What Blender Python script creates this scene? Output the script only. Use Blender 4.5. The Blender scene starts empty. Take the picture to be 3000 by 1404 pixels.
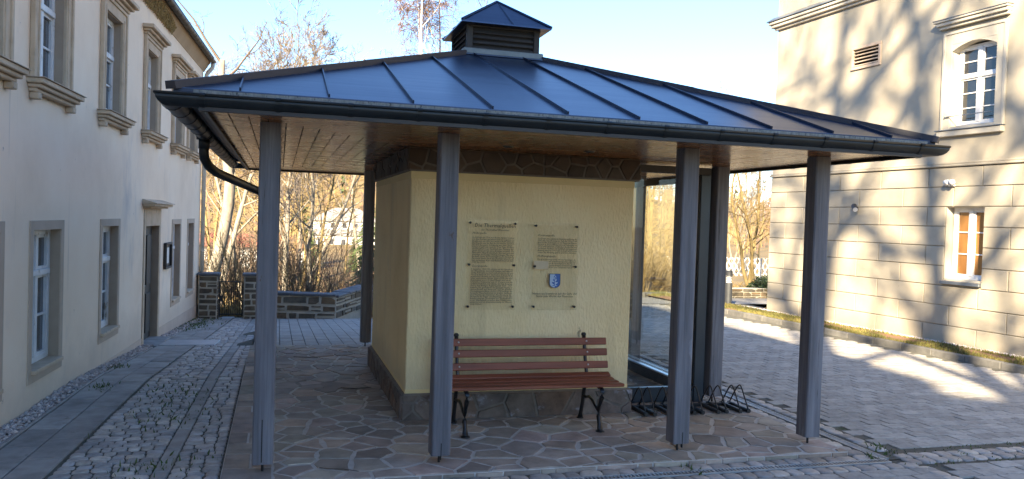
import bpy, bmesh, math, random
from mathutils import Vector, Matrix, noise

PI = math.pi
rad = math.radians
SC = bpy.context.scene
COL = SC.collection

# ------------------------------------------------------------------ camera
FPX, YAW, PITCH, ROLL, EYE = 2369.45, 0.2802, 0.0237, 0.0327, 1.72
def cam_axes():
    cy, sy = math.cos(YAW), math.sin(YAW)
    f = Vector((sy*math.cos(PITCH), cy*math.cos(PITCH), -math.sin(PITCH)))
    r = Vector((cy, -sy, 0)); d = f.cross(r)
    return (math.cos(ROLL)*r - math.sin(ROLL)*d, math.sin(ROLL)*r + math.cos(ROLL)*d, f)
_r, _d, _f = cam_axes()
cam_data = bpy.data.cameras.new('camera'); cam = bpy.data.objects.new('camera', cam_data); COL.objects.link(cam)
cam_data.sensor_width = 36; cam_data.sensor_fit = 'HORIZONTAL'; cam_data.lens = FPX/3000*36
cam_data.clip_start = 0.05; cam_data.clip_end = 3000
mw = Matrix.Identity(4)
for i in range(3):
    mw[i][0] = _r[i]; mw[i][1] = -_d[i]; mw[i][2] = -_f[i]
mw[0][3], mw[1][3], mw[2][3] = 0, 0, EYE
cam.matrix_world = mw
SC.camera = cam

# ------------------------------------------------------------------ sky, sun, exposure
SUN_PHI, SUN_EL = rad(55), rad(26)          # the sun stands behind the camera, to its left
to_sun = Vector((-math.cos(SUN_PHI)*math.cos(SUN_EL), -math.sin(SUN_PHI)*math.cos(SUN_EL), math.sin(SUN_EL)))
world = bpy.data.worlds.new('World'); SC.world = world; world.use_nodes = True
wn = world.node_tree.nodes; wl = world.node_tree.links
sky = wn.new('ShaderNodeTexSky'); sky.sky_type = 'NISHITA'; sky.sun_disc = False
sky.sun_elevation = SUN_EL; sky.sun_rotation = math.atan2(to_sun.x, to_sun.y)
sky.altitude = 0; sky.air_density = 1.0; sky.dust_density = 0.3; sky.ozone_density = 5.6
wn['Background'].inputs['Strength'].default_value = 0.085
wl.new(sky.outputs['Color'], wn['Background'].inputs['Color'])
sun_data = bpy.data.lights.new('sun', 'SUN'); sun = bpy.data.objects.new('sun', sun_data); COL.objects.link(sun)
sun_data.energy = 5.0; sun_data.angle = rad(0.8); sun_data.color = (1.0, 0.82, 0.56)
sun.location = to_sun*60
sun.rotation_euler = to_sun.to_track_quat('Z', 'Y').to_euler()
SC.view_settings.view_transform = 'Standard'; SC.view_settings.look = 'None'
SC.view_settings.gamma = 1; SC.view_settings.use_curve_mapping = False
SC.view_settings.exposure = 2.42
SC.render.engine = 'CYCLES'
cy = SC.cycles
cy.use_denoising = True; cy.max_bounces = 8; cy.diffuse_bounces = 4; cy.glossy_bounces = 4
cy.transparent_max_bounces = 16; cy.transmission_bounces = 6; cy.caustics_reflective = False; cy.caustics_refractive = False
cy.sample_clamp_indirect = 6

# ------------------------------------------------------------------ materials
MATS = {}
def ramp(nt, cols, pos=None):
    n = nt.nodes.new('ShaderNodeValToRGB'); e = n.color_ramp.elements
    k = len(cols); pos = pos or [i/(k-1) for i in range(k)]
    e[0].position = pos[0]; e[0].color = (*cols[0], 1)
    e[-1].position = pos[-1]; e[-1].color = (*cols[-1], 1)
    for i in range(1, k-1):
        x = e.new(pos[i]); x.color = (*cols[i], 1)
    return n
def M(name, cols, rough=0.8, scale=3.0, detail=6.0, stretch=(1, 1, 1), bump=0.0, bscale=None, bstretch=None, bdist=0.01,
      metallic=0.0, spec=0.5, rnd=0.0, pieces=None, coat=0.0, spots=None, rough_var=0.0, lo=0.3, hi=0.7, rotz=0.0, dirt=None):
    """cols: colours along a world-space noise; pieces: colours picked at random for each piece; rnd: brightness spread for each piece."""
    if name in MATS: return MATS[name]
    m = bpy.data.materials.new(name); m.use_nodes = True; nt = m.node_tree; L = nt.links
    b = nt.nodes['Principled BSDF']; b.inputs['Roughness'].default_value = rough
    b.inputs['Metallic'].default_value = metallic; b.inputs['Specular IOR Level'].default_value = spec
    if coat: b.inputs['Coat Weight'].default_value = coat; b.inputs['Coat Roughness'].default_value = 0.12
    geo = nt.nodes.new('ShaderNodeNewGeometry')
    mp = nt.nodes.new('ShaderNodeMapping'); mp.inputs['Scale'].default_value = stretch; mp.inputs['Rotation'].default_value = (0, 0, rotz)
    L.new(geo.outputs['Position'], mp.inputs['Vector'])
    nz = nt.nodes.new('ShaderNodeTexNoise'); nz.inputs['Scale'].default_value = scale; nz.inputs['Detail'].default_value = detail
    nz.inputs['Roughness'].default_value = 0.62
    L.new(mp.outputs['Vector'], nz.inputs['Vector'])
    if len(cols) == 1: cols = [cols[0], cols[0]]
    rp = ramp(nt, cols, [lo + (hi-lo)*i/(len(cols)-1) for i in range(len(cols))])
    L.new(nz.outputs['Fac'], rp.inputs['Fac'])
    out = rp.outputs['Color']
    if rnd or pieces:
        oi = nt.nodes.new('ShaderNodeObjectInfo')
        ad = nt.nodes.new('ShaderNodeMath'); ad.operation = 'ADD'
        L.new(oi.outputs['Random'], ad.inputs[0]); L.new(geo.outputs['Random Per Island'], ad.inputs[1])
        fr = nt.nodes.new('ShaderNodeMath'); fr.operation = 'FRACT'; L.new(ad.outputs[0], fr.inputs[0])
        if pieces:
            pr = ramp(nt, pieces); L.new(fr.outputs[0], pr.inputs['Fac'])
            mx = nt.nodes.new('ShaderNodeMix'); mx.data_type = 'RGBA'; mx.blend_type = 'MULTIPLY'; mx.inputs[0].default_value = 1
            L.new(out, mx.inputs[6]); L.new(pr.outputs['Color'], mx.inputs[7]); out = mx.outputs[2]
        if rnd:
            mr = nt.nodes.new('ShaderNodeMapRange'); mr.inputs['To Min'].default_value = 1-rnd; mr.inputs['To Max'].default_value = 1+rnd
            sc2 = nt.nodes.new('ShaderNodeMath'); sc2.operation = 'MULTIPLY'; sc2.inputs[1].default_value = 7.31
            f2 = nt.nodes.new('ShaderNodeMath'); f2.operation = 'FRACT'
            L.new(fr.outputs[0], sc2.inputs[0]); L.new(sc2.outputs[0], f2.inputs[0]); L.new(f2.outputs[0], mr.inputs['Value'])
            hs = nt.nodes.new('ShaderNodeHueSaturation'); L.new(out, hs.inputs['Color']); L.new(mr.outputs['Result'], hs.inputs['Value']); out = hs.outputs['Color']
    for sp in (spots or []):      # (scale, threshold, softness, colour, stretch): stains and wear with a shape of their own
        s_sc, th, so, colr, strc = sp
        m2 = nt.nodes.new('ShaderNodeMapping'); m2.inputs['Scale'].default_value = strc; L.new(geo.outputs['Position'], m2.inputs['Vector'])
        n2 = nt.nodes.new('ShaderNodeTexNoise'); n2.inputs['Scale'].default_value = s_sc; n2.inputs['Detail'].default_value = 8; n2.inputs['Roughness'].default_value = 0.65
        L.new(m2.outputs['Vector'], n2.inputs['Vector'])
        mr = nt.nodes.new('ShaderNodeMapRange'); mr.inputs['From Min'].default_value = th; mr.inputs['From Max'].default_value = th+so
        L.new(n2.outputs['Fac'], mr.inputs['Value'])
        mx = nt.nodes.new('ShaderNodeMix'); mx.data_type = 'RGBA'; L.new(mr.outputs['Result'], mx.inputs[0]); L.new(out, mx.inputs[6]); mx.inputs[7].default_value = (*colr, 1)
        out = mx.outputs[2]
    if dirt:      # splashed dirt at the foot of a wall: (height, spread, strength, colour), broken up by noise
        dz, dsp, dst, dcol = dirt
        sx_ = nt.nodes.new('ShaderNodeSeparateXYZ'); L.new(geo.outputs['Position'], sx_.inputs[0])
        n4 = nt.nodes.new('ShaderNodeTexNoise'); n4.inputs['Scale'].default_value = 2.4; n4.inputs['Detail'].default_value = 8; n4.inputs['Roughness'].default_value = .7; L.new(geo.outputs['Position'], n4.inputs['Vector'])
        ml = nt.nodes.new('ShaderNodeMath'); ml.operation = 'MULTIPLY_ADD'; ml.inputs[1].default_value = 1.3*dsp; L.new(n4.outputs['Fac'], ml.inputs[0]); L.new(sx_.outputs['Z'], ml.inputs[2])
        mr = nt.nodes.new('ShaderNodeMapRange'); mr.inputs['From Min'].default_value = dz+.65*dsp+dsp; mr.inputs['From Max'].default_value = dz+.65*dsp; mr.inputs['To Max'].default_value = dst
        L.new(ml.outputs[0], mr.inputs['Value'])
        mx = nt.nodes.new('ShaderNodeMix'); mx.data_type = 'RGBA'; L.new(mr.outputs['Result'], mx.inputs[0]); L.new(out, mx.inputs[6]); mx.inputs[7].default_value = (*dcol, 1); out = mx.outputs[2]
    L.new(out, b.inputs['Base Color'])
    if rough_var:
        mr = nt.nodes.new('ShaderNodeMapRange'); mr.inputs['To Min'].default_value = rough-rough_var; mr.inputs['To Max'].default_value = rough+rough_var
        L.new(nz.outputs['Fac'], mr.inputs['Value']); L.new(mr.outputs['Result'], b.inputs['Roughness'])
    if bump:
        m3 = nt.nodes.new('ShaderNodeMapping'); m3.inputs['Scale'].default_value = bstretch or stretch; m3.inputs['Rotation'].default_value = (0, 0, rotz)
        L.new(geo.outputs['Position'], m3.inputs['Vector'])
        n3 = nt.nodes.new('ShaderNodeTexNoise'); n3.inputs['Scale'].default_value = bscale or scale*4; n3.inputs['Detail'].default_value = 5
        L.new(m3.outputs['Vector'], n3.inputs['Vector'])
        bp = nt.nodes.new('ShaderNodeBump'); bp.inputs['Strength'].default_value = bump; bp.inputs['Distance'].default_value = bdist
        L.new(n3.outputs['Fac'], bp.inputs['Height']); L.new(bp.outputs['Normal'], b.inputs['Normal'])
    MATS[name] = m
    return m

def glass_mat(name, tint=(0.9, 0.95, 0.93), refl=1.0):
    m = bpy.data.materials.new(name); m.use_nodes = True; nt = m.node_tree; L = nt.links
    nt.nodes.remove(nt.nodes['Principled BSDF']); out = nt.nodes['Material Output']
    tr = nt.nodes.new('ShaderNodeBsdfTransparent'); tr.inputs['Color'].default_value = (*tint, 1)
    gl = nt.nodes.new('ShaderNodeBsdfGlossy'); gl.inputs['Roughness'].default_value = 0.01
    fr = nt.nodes.new('ShaderNodeFresnel'); fr.inputs['IOR'].default_value = 1.5
    mu = nt.nodes.new('ShaderNodeMath'); mu.operation = 'MULTIPLY'; mu.inputs[1].default_value = refl; L.new(fr.outputs[0], mu.inputs[0])
    mx = nt.nodes.new('ShaderNodeMixShader'); L.new(mu.outputs[0], mx.inputs[0]); L.new(tr.outputs[0], mx.inputs[1]); L.new(gl.outputs[0], mx.inputs[2])
    L.new(mx.outputs[0], out.inputs['Surface']); MATS[name] = m
    return m

def mat_set():
    W3 = (1, 1, 1)
    M('house_plaster', [(.80, .63, .465), (.88, .71, .54), (.91, .76, .595)], 0.9, 0.9, dirt=(.0, .45, .55, (.50, .40, .31)), bump=.25, bscale=90, bdist=.004,
      spots=[(1.3, .58, .14, (.66, .55, .46), (1, 1, .45)), (9, .70, .03, (.42, .35, .30), W3), (5, .73, .015, (.35, .29, .25), (2.4, 2.4, .35)), (.6, .62, .15, (.68, .55, .45), (1, 1, .3)), (2.4, .63, .1, (.66, .54, .43), (4, 4, .16))])
    M('house_plinth', [(.52, .40, .31), (.62, .49, .38)], .9, 2.5, bump=.3, bscale=60, bdist=.004)
    M('trim_stone', [(.42, .315, .215), (.54, .415, .29), (.60, .47, .34)], .85, 4, bump=.3, bscale=50, bdist=.004, spots=[(5, .66, .06, (.21, .17, .13), W3)])
    M('trim_stone_flat', [(.44, .345, .26), (.53, .42, .325)], .9, 4, bump=.25, bscale=70, bdist=.004)
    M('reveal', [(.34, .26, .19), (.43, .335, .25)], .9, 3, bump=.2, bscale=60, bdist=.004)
    M('old_white_paint', [(.55, .56, .58), (.72, .72, .72)], .55, 7, spots=[(11, .60, .05, (.30, .26, .21), (1, 1, .4))], bump=.2, bscale=50, bdist=.003)
    M('white_paint', [(.74, .74, .73), (.82, .82, .80)], .5, 4)
    M('window_glass', [(.012, .015, .02), (.03, .035, .045)], .06, 2, spec=.8)
    M('window_dusty', [(.05, .06, .075), (.10, .115, .13)], .12, 3, spec=.6)
    M('curtain_glass', [(.16, .065, .02), (.30, .15, .05)], .08, 2.2, stretch=(1, 1, .25), spec=.6)
    M('dark_wood', [(.018, .014, .012), (.035, .028, .022)], .6, 8, stretch=(1, 1, .2))
    M('beige_plaster', [(.33, .292, .225), (.38, .34, .268), (.42, .38, .302)], .9, 1.1, bump=.25, bscale=70, bdist=.004,
      spots=[(1.1, .60, .12, (.31, .265, .20), (1, 1, .4))])
    M('block_plaster', [(.32, .282, .215), (.37, .33, .258), (.41, .37, .292)], .9, 1.6, dirt=(-.02, .35, .6, (.26, .225, .17)), bump=.3, bscale=55, bdist=.005, rnd=.05,
      spots=[(7, .70, .04, (.26, .22, .16), W3)])
    M('block_joint', [(.30, .264, .20), (.35, .31, .24)], .95, 6)
    M('cream_moulding', [(.45, .41, .33), (.52, .475, .39)], .8, 3, bump=.15, bscale=50, bdist=.003)
    M('zinc_cap', [(.17, .19, .21), (.25, .27, .29)], .45, 5, metallic=.6)
    # pavilion
    M('yellow_plaster', [(.76, .575, .29), (.84, .655, .355), (.88, .715, .42)], .92, .9, dirt=(.24, .30, .6, (.50, .42, .27)), bump=1.0, bscale=30, bstretch=(1.9, 1.9, .75), bdist=.012,
      spots=[(1.4, .54, .2, (.62, .47, .25), (1.3, 1.3, .22)), (6, .71, .04, (.40, .31, .18), (1, 1, .6)), (2.2, .63, .12, (.66, .56, .36), (1, 1, .5))])
    M('yellow_smooth', [(.68, .52, .25), (.76, .60, .31)], .9, 2, bump=.2, bscale=50, bdist=.004)
    M('post_paint', [(.08, .079, .09), (.135, .132, .148), (.21, .206, .224)], .62, 9, stretch=(1.6, 1.6, .10), bump=.9, bscale=30, bstretch=(1.8, 1.8, .05), bdist=.008,
      spots=[(16, .64, .025, (.04, .034, .036), (1.6, 1.6, .045)), (3, .64, .08, (.24, .245, .28), (1, 1, .3)), (11, .70, .02, (.09, .055, .04), (1, 1, .4))])
    M('soffit_wood', [(.15, .056, .018), (.24, .094, .031), (.30, .125, .045)], .27, 3.0, stretch=(1, 1, 1), rnd=.2, spec=.55, coat=.12, bump=.04, bscale=18, bdist=.003, rough_var=.08,
      spots=[(22, .72, .03, (.05, .02, .01), W3)])
    M('soffit_gap', [(.01, .008, .006)], .9)
    M('beam_wood', [(.014, .011, .010), (.028, .022, .019)], .5, 5)
    M('roof_metal', [(.028, .045, .088), (.046, .066, .12)], .33, .9, metallic=.8, bump=.10, bscale=1.6, bstretch=(.30, 2.4, 2.4), bdist=.06, rnd=.05, rough_var=.06,
      spots=[(3, .66, .14, (.045, .062, .105), (.5, 1.6, 1.6))])
    M('roof_cap', [(.026, .027, .036), (.042, .043, .055)], .55, 3, metallic=.1)
    M('roof_seam', [(.024, .034, .062), (.04, .054, .09)], .36, 3, metallic=.6)
    M('gutter_metal', [(.018, .023, .027), (.032, .038, .043)], .42, 4, metallic=.55, rough_var=.1, spots=[(14, .66, .05, (.05, .055, .055), W3)])
    M('fascia_flashing', [(.12, .13, .13), (.25, .26, .25)], .6, 55, stretch=(1, 1, .35), metallic=.3, spots=[(70, .58, .03, (.05, .055, .055), (1, 1, .3))])
    M('cupola_wood', [(.026, .026, .027), (.055, .053, .05)], .8, 9, stretch=(1, 1, .3), bump=.4, bscale=40, bdist=.004)
    M('cupola_zinc', [(.11, .13, .135), (.17, .19, .195)], .5, 6, metallic=.55)
    M('plinth_stone', [(.085, .07, .06), (.15, .12, .10), (.21, .17, .145)], .85, 7, pieces=[(1, .95, .9), (.85, .85, .9), (1.05, .85, .72), (.75, .75, .72)], rnd=.2, bump=.6, bscale=22, bdist=.012,
      spots=[(5, .60, .1, (.30, .29, .32), (1, 1, 1.4))])
    M('plinth_mortar', [(.12, .10, .085), (.20, .17, .14)], .95, 9, bump=.5, bscale=60, bdist=.008)
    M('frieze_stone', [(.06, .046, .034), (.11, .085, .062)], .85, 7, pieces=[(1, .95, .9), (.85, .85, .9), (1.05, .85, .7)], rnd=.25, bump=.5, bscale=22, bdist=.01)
    M('frame_metal', [(.012, .020, .030), (.02, .03, .042)], .35, 3)
    M('alu_sill', [(.55, .62, .68), (.65, .72, .77)], .3, 6, metallic=.4)
    M('flagstone', [(.23, .195, .165), (.35, .30, .252), (.45, .39, .33)], .8, 5, pieces=[(1, .97, .95), (.84, .85, .90), (1.14, 1.0, .9), (.76, .77, .76), (1.0, .9, .93), (.95, 1, .94), (.66, .64, .66)], rnd=.22, bump=.45, bscale=16, bdist=.008, rough_var=.15,
      spots=[(3.2, .70, .1, (.15, .095, .055), W3)])
    M('mortar', [(.42, .39, .355), (.56, .53, .49)], .95, 12, bump=.4, bscale=70, bdist=.006, spots=[(5, .66, .08, (.12, .12, .09), W3)])
    M('cobble', [(.29, .27, .245), (.43, .40, .365), (.53, .495, .455)], .62, 14, pieces=[(1, 1, 1), (.8, .82, .88), (1.1, 1.05, .98), (.7, .72, .76), (1.02, .96, .92)], rnd=.25, bump=.5, bscale=40, bdist=.006)
    M('joint_earth', [(.06, .06, .045), (.105, .10, .08), (.14, .132, .11)], .95, 9, bump=.5, bscale=50, bdist=.01, spots=[(4, .60, .1, (.04, .062, .02), W3)])
    M('slab_concrete', [(.22, .205, .188), (.31, .29, .268), (.38, .36, .333)], .85, 5, rnd=.14, bump=.3, bscale=50, bdist=.004, spots=[(4, .64, .1, (.06, .068, .052), W3)])
    M('paver', [(.28, .262, .235), (.38, .357, .322), (.45, .425, .385)], .9, 16, rnd=.16, bump=.5, bscale=70, bdist=.006, spots=[(5, .66, .08, (.17, .165, .14), W3)])
    M('paver_far', [(.26, .25, .232), (.37, .355, .33)], .9, 6, rnd=.12, bump=.3, bscale=50, bdist=.005)
    M('kerb_stone', [(.09, .088, .082), (.15, .145, .135)], .9, 8, rnd=.2, bump=.4, bscale=30, bdist=.006)
    M('galvanised', [(.30, .32, .34), (.44, .46, .48)], .5, 9, metallic=.5, rough_var=.1)
    M('channel_dark', [(.02, .02, .02)], .9)
    M('gravel', [(.40, .36, .34), (.58, .54, .51)], .9, 20, pieces=[(1, 1, 1), (.75, .75, .8), (1.15, 1.12, 1.1), (.9, .8, .76), (.6, .6, .62)], rnd=.25)
    M('asphalt', [(.16, .16, .165), (.24, .238, .23)], .92, 4, bump=.3, bscale=60, bdist=.004)
    M('terrain', [(.11, .077, .036), (.20, .142, .062), (.14, .118, .05)], .95, .35, detail=9, bump=.6, bscale=3, bdist=.12)
    M('grass', [(.075, .078, .017), (.13, .122, .028), (.18, .145, .042)], .8, 2.2, rnd=.35)
    M('weed', [(.05, .085, .015), (.09, .13, .03)], .8, 5, rnd=.3)
    M('dry_grass', [(.17, .12, .05), (.27, .195, .088)], .9, 3, rnd=.3)
    M('bare_soil', [(.16, .085, .045), (.22, .125, .07)], .95, 7, bump=.5, bscale=30, bdist=.01)
    M('bench_wood', [(.14, .042, .022), (.235, .072, .037), (.30, .10, .055)], .5, 5, stretch=(.22, 2, 2), bump=.25, bscale=28, bstretch=(.12, 2, 2), bdist=.003, spec=.3, rnd=.12)
    M('cast_iron', [(.006, .006, .007), (.014, .014, .015)], .34, 20, bump=.3, bscale=60, bdist=.003)
    M('bolt_metal', [(.55, .55, .55)], .3, 5, metallic=.9)
    M('rack_metal', [(.012, .012, .013), (.02, .02, .021)], .42, 12)
    M('lettering', [(.02, .016, .012)], .7)
    M('sticker', [(.52, .40, .24), (.60, .48, .30)], .5, 12)
    M('coat_blue', [(.02, .10, .36)], .35); M('coat_pale', [(.36, .48, .62)], .35); M('coat_rim', [(.01, .02, .06)], .4)
    M('wall_stone', [(.05, .045, .038), (.11, .096, .074), (.17, .145, .105)], .85, 6, pieces=[(1, .95, .85), (.75, .8, .85), (1.15, .9, .65), (.7, .68, .66), (1.1, 1.0, .75)], rnd=.25, bump=.6, bscale=18, bdist=.015)
    M('wall_mortar', [(.34, .315, .26), (.46, .43, .36)], .95, 8, bump=.4, bscale=40, bdist=.01)
    M('slate_cap', [(.05, .055, .065), (.09, .095, .105)], .7, 5, rnd=.2, bump=.4, bscale=20, bdist=.008)
    M('gate_iron', [(.008, .008, .009)], .5)
    M('pipe_beige', [(.50, .45, .37), (.60, .55, .46)], .6, 5)
    M('roof_tile_dark', [(.035, .032, .03), (.07, .06, .055)], .8, 3)
    M('house_gutter', [(.055, .05, .045), (.11, .10, .085)], .6, 6, metallic=.3, spots=[(7, .6, .1, (.16, .14, .10), W3)])
    M('reed_straw', [(.19, .12, .045), (.33, .23, .09), (.42, .30, .13)], .95, 25, bump=1, bscale=60, bdist=.02)
    M('soffit_beige', [(.36, .25, .15), (.44, .32, .20)], .85, 2, spots=[(6, .68, .04, (.25, .18, .12), W3)])
    M('bark_pale', [(.13, .11, .085), (.24, .21, .165), (.31, .275, .215)], .9, 3, stretch=(1, 1, .5), bump=.6, bscale=12, bdist=.02)
    M('bark_yellow', [(.17, .125, .055), (.27, .205, .09)], .9, 4, stretch=(1, 1, .4))
    M('bark_birch', [(.16, .14, .13), (.42, .40, .37), (.50, .48, .45)], .8, 3, stretch=(1, 1, 1.5), lo=.33, hi=.55)
    M('bark_dark', [(.06, .045, .035), (.11, .085, .065)], .9, 4)
    M('twig_gold', [(.19, .13, .052), (.31, .225, .095)], .9, 1.5)
    M('twig_brown', [(.085, .06, .042), (.145, .105, .072)], .9, 1.5)
    M('twig_red', [(.12, .072, .05), (.18, .115, .08)], .9, 1.5)
    M('twig_grey', [(.12, .098, .085), (.19, .16, .14)], .9, 1.5)
    M('needle', [(.025, .042, .012), (.06, .085, .022)], .8, 3, rnd=.3)
    M('leaf_dark', [(.012, .03, .010), (.035, .065, .02)], .5, 6, rnd=.3)
    M('far_white', [(.50, .50, .49), (.56, .56, .545)], .8, 1)
    M('far_roof', [(.19, .18, .17), (.26, .25, .24)], .8, 3)
    M('far_yellow', [(.60, .36, .12), (.68, .42, .15)], .8, 2)
    M('far_window', [(.05, .05, .055)], .3)
    M('lattice', [(.62, .60, .56), (.72, .70, .66)], .7, 6)
    M('bollard_metal', [(.045, .048, .052), (.07, .074, .08)], .45, 5, metallic=.4)
    M('lamp_lens', [(.55, .55, .53), (.7, .7, .68)], .25, 8)
    M('meadow', [(.10, .17, .04), (.15, .22, .06)], .95, .2)
    M('red_roof', [(.19, .07, .045), (.26, .10, .065)], .85, 3)
    glass_mat('clear_glass', (.93, .97, .955), .9)
    glass_mat('acrylic', (.985, .98, .965), .5)
    glass_mat('side_glass', (.94, .97, .96), .4)
mat_set()

# ------------------------------------------------------------------ mesh helpers
class MB:
    def __init__(s): s.v = []; s.f = []
    def add(s, vs, fs, T=None):
        o = len(s.v)
        s.v += [tuple(T @ Vector(p)) for p in vs] if T else [tuple(p) for p in vs]
        s.f += [tuple(i+o for i in f) for f in fs]
    def box(s, x0, x1, y0, y1, z0, z1, T=None):
        s.add([(x0,y0,z0),(x1,y0,z0),(x1,y1,z0),(x0,y1,z0),(x0,y0,z1),(x1,y0,z1),(x1,y1,z1),(x0,y1,z1)],
              [(3,2,1,0),(4,5,6,7),(0,1,5,4),(1,2,6,5),(2,3,7,6),(3,0,4,7)], T)
    def bbox(s, x0, x1, y0, y1, z0, z1, e=.004, T=None):
        """box with chamfered edges"""
        e = min(e, (x1-x0)*.45, (y1-y0)*.45, (z1-z0)*.45)
        c = [(x0,x1),(y0,y1),(z0,z1)]; V = []; idx = {}
        for a in range(3):
            for i in (0,1):
                for j in (0,1):
                    for k in (0,1):
                        q = [(i,j,k)[n] for n in range(3)]
                        p = []
                        for n in range(3):
                            val = c[n][q[n]]
                            if n != a: val += e if q[n] == 0 else -e
                            p.append(val)
                        idx[(a,i,j,k)] = len(V); V.append(tuple(p))
        F = []
        for a in range(3):
            o = [n for n in range(3) if n != a]
            for sd in (0,1):
                loop = []
                for (p, q) in ((0,0),(1,0),(1,1),(0,1)):
                    t = [0,0,0]; t[a] = sd; t[o[0]] = p; t[o[1]] = q; loop.append(idx[(a,*t)])
                flip = (sd == 0) != (a == 1)
                F.append(tuple(reversed(loop)) if flip else tuple(loop))
        for a in range(3):                      # edges run along axis a, between faces b and c
            b, d = [n for n in range(3) if n != a]
            for p in (0,1):
                for q in (0,1):
                    t0 = [0,0,0]; t0[b] = p; t0[d] = q; t1 = list(t0); t1[a] = 1
                    F.append((idx[(b,*t0)], idx[(b,*t1)], idx[(d,*t1)], idx[(d,*t0)]))
        for i in (0,1):
            for j in (0,1):
                for k in (0,1):
                    F.append((idx[(0,i,j,k)], idx[(1,i,j,k)], idx[(2,i,j,k)]))
        s.add(V, F, T); s.fixn = True
    def prism(s, poly, z0, z1, bev=0.0, T=None):
        n = len(poly); cx = sum(p[0] for p in poly)/n; cyy = sum(p[1] for p in poly)/n
        V = [(x,y,z0) for x,y in poly]
        if bev:
            V += [(x,y,z1-bev) for x,y in poly]
            for x,y in poly:
                d = math.hypot(x-cx,y-cyy) or 1; k = max(0, 1-bev*1.3/d); V.append((cx+(x-cx)*k, cyy+(y-cyy)*k, z1))
            F = [tuple(reversed(range(n))), tuple(range(2*n,3*n))]
            for i in range(n):
                j = (i+1)%n; F += [(i,j,n+j,n+i),(n+i,n+j,2*n+j,2*n+i)]
        else:
            V += [(x,y,z1) for x,y in poly]
            F = [tuple(reversed(range(n))), tuple(range(n,2*n))] + [(i,(i+1)%n,n+(i+1)%n,n+i) for i in range(n)]
        s.add(V, F, T)
    def tube(s, pts, r, n=8, cap=True, T=None):
        pts = [Vector(p) for p in pts]; m = len(pts)
        rs = r if isinstance(r, (list, tuple)) else [r]*m
        V = []; F = []
        up = None
        for i, p in enumerate(pts):
            t = (pts[min(i+1,m-1)]-pts[max(i-1,0)]).normalized()
            if up is None or abs(up.dot(t)) > .98:
                up = Vector((0,0,1)) if abs(t.z) < .9 else Vector((1,0,0))
            a = t.cross(up).normalized(); b = t.cross(a).normalized(); up = -b if False else up
            for k in range(n):
                an = 2*PI*k/n; q = p + (a*math.cos(an)+b*math.sin(an))*rs[i]; V.append(tuple(q))
        for i in range(m-1):
            for k in range(n):
                k2 = (k+1)%n; F.append((i*n+k, i*n+k2, (i+1)*n+k2, (i+1)*n+k))
        if cap: F += [tuple(range(n)), tuple(reversed(range((m-1)*n, m*n)))]
        s.add(V, F, T)
    def lathe(s, prof, c, n=16, T=None):
        V = []; F = []
        for (r, z) in prof:
            for k in range(n):
                an = 2*PI*k/n; V.append((c[0]+r*math.cos(an), c[1]+r*math.sin(an), c[2]+z))
        for i in range(len(prof)-1):
            for k in range(n):
                k2 = (k+1)%n; F.append((i*n+k, i*n+k2, (i+1)*n+k2, (i+1)*n+k))
        F += [tuple(reversed(range(n))), tuple(range((len(prof)-1)*n, len(prof)*n))]
        s.add(V, F, T)
    def mesh(s, name, mat, smooth=False):
        me = bpy.data.meshes.new(name); me.from_pydata(s.v, [], s.f); me.materials.append(MATS[mat])
        bm = bmesh.new(); bm.from_mesh(me); bmesh.ops.recalc_face_normals(bm, faces=bm.faces); bm.to_mesh(me); bm.free()
        if smooth:
            for p in me.polygons: p.use_smooth = True
        return me
    def build(s, name, mat, parent=None, world=False, smooth=False, fast=False):
        if fast:
            me = bpy.data.meshes.new(name); me.from_pydata(s.v, [], s.f); me.materials.append(MATS[mat])
            if smooth: me.polygons.foreach_set('use_smooth', [True]*len(me.polygons))
        else: me = s.mesh(name, mat, smooth)
        return link(name, me, parent, world)
WM = {}
def link(name, me, parent=None, world=False, mtx=None):
    o = bpy.data.objects.new(name, me); COL.objects.link(o)
    if mtx is not None: o.matrix_basis = mtx
    if parent is not None:
        o.parent = parent
        if world: o.matrix_parent_inverse = WM.get(parent.name, Matrix.Identity(4)).inverted()
    return o
def empty(name, loc, rz=0, label=None, cat=None, group=None):
    o = bpy.data.objects.new(name, None); COL.objects.link(o); o.location = loc; o.rotation_euler = (0,0,rz); o.empty_display_size = .2
    WM[o.name] = Matrix.Translation(Vector(loc)) @ Matrix.Rotation(rz, 4, 'Z')
    if label: tag(o, label, cat, group)
    return o
def tag(o, label=None, cat=None, group=None, kind=None):
    if label: o['label'] = label
    if cat: o['category'] = cat
    if group: o['group'] = group
    if kind: o['kind'] = kind
    return o
def bxo(name, mat, dims, parent=None, world=False, e=.004):
    m = MB(); m.bbox(*dims, e=e) if e else m.box(*dims); return m.build(name, mat, parent, world)
def face_T(O, u, n):
    u = Vector(u).normalized(); n = Vector(n).normalized(); T = Matrix.Identity(4)
    for i in range(3):
        T[i][0] = u[i]; T[i][1] = (0, 0, 1)[i]; T[i][2] = n[i]; T[i][3] = O[i]
    return T
def clip(poly, nx, ny, c):
    """keep the side n.p <= c"""
    out = []; n = len(poly)
    for i in range(n):
        a, b = poly[i], poly[(i+1)%n]; da = nx*a[0]+ny*a[1]-c; db = nx*b[0]+ny*b[1]-c
        if da <= 0: out.append(a)
        if da*db < 0:
            t = da/(da-db); out.append((a[0]+(b[0]-a[0])*t, a[1]+(b[1]-a[1])*t))
    return out
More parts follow.
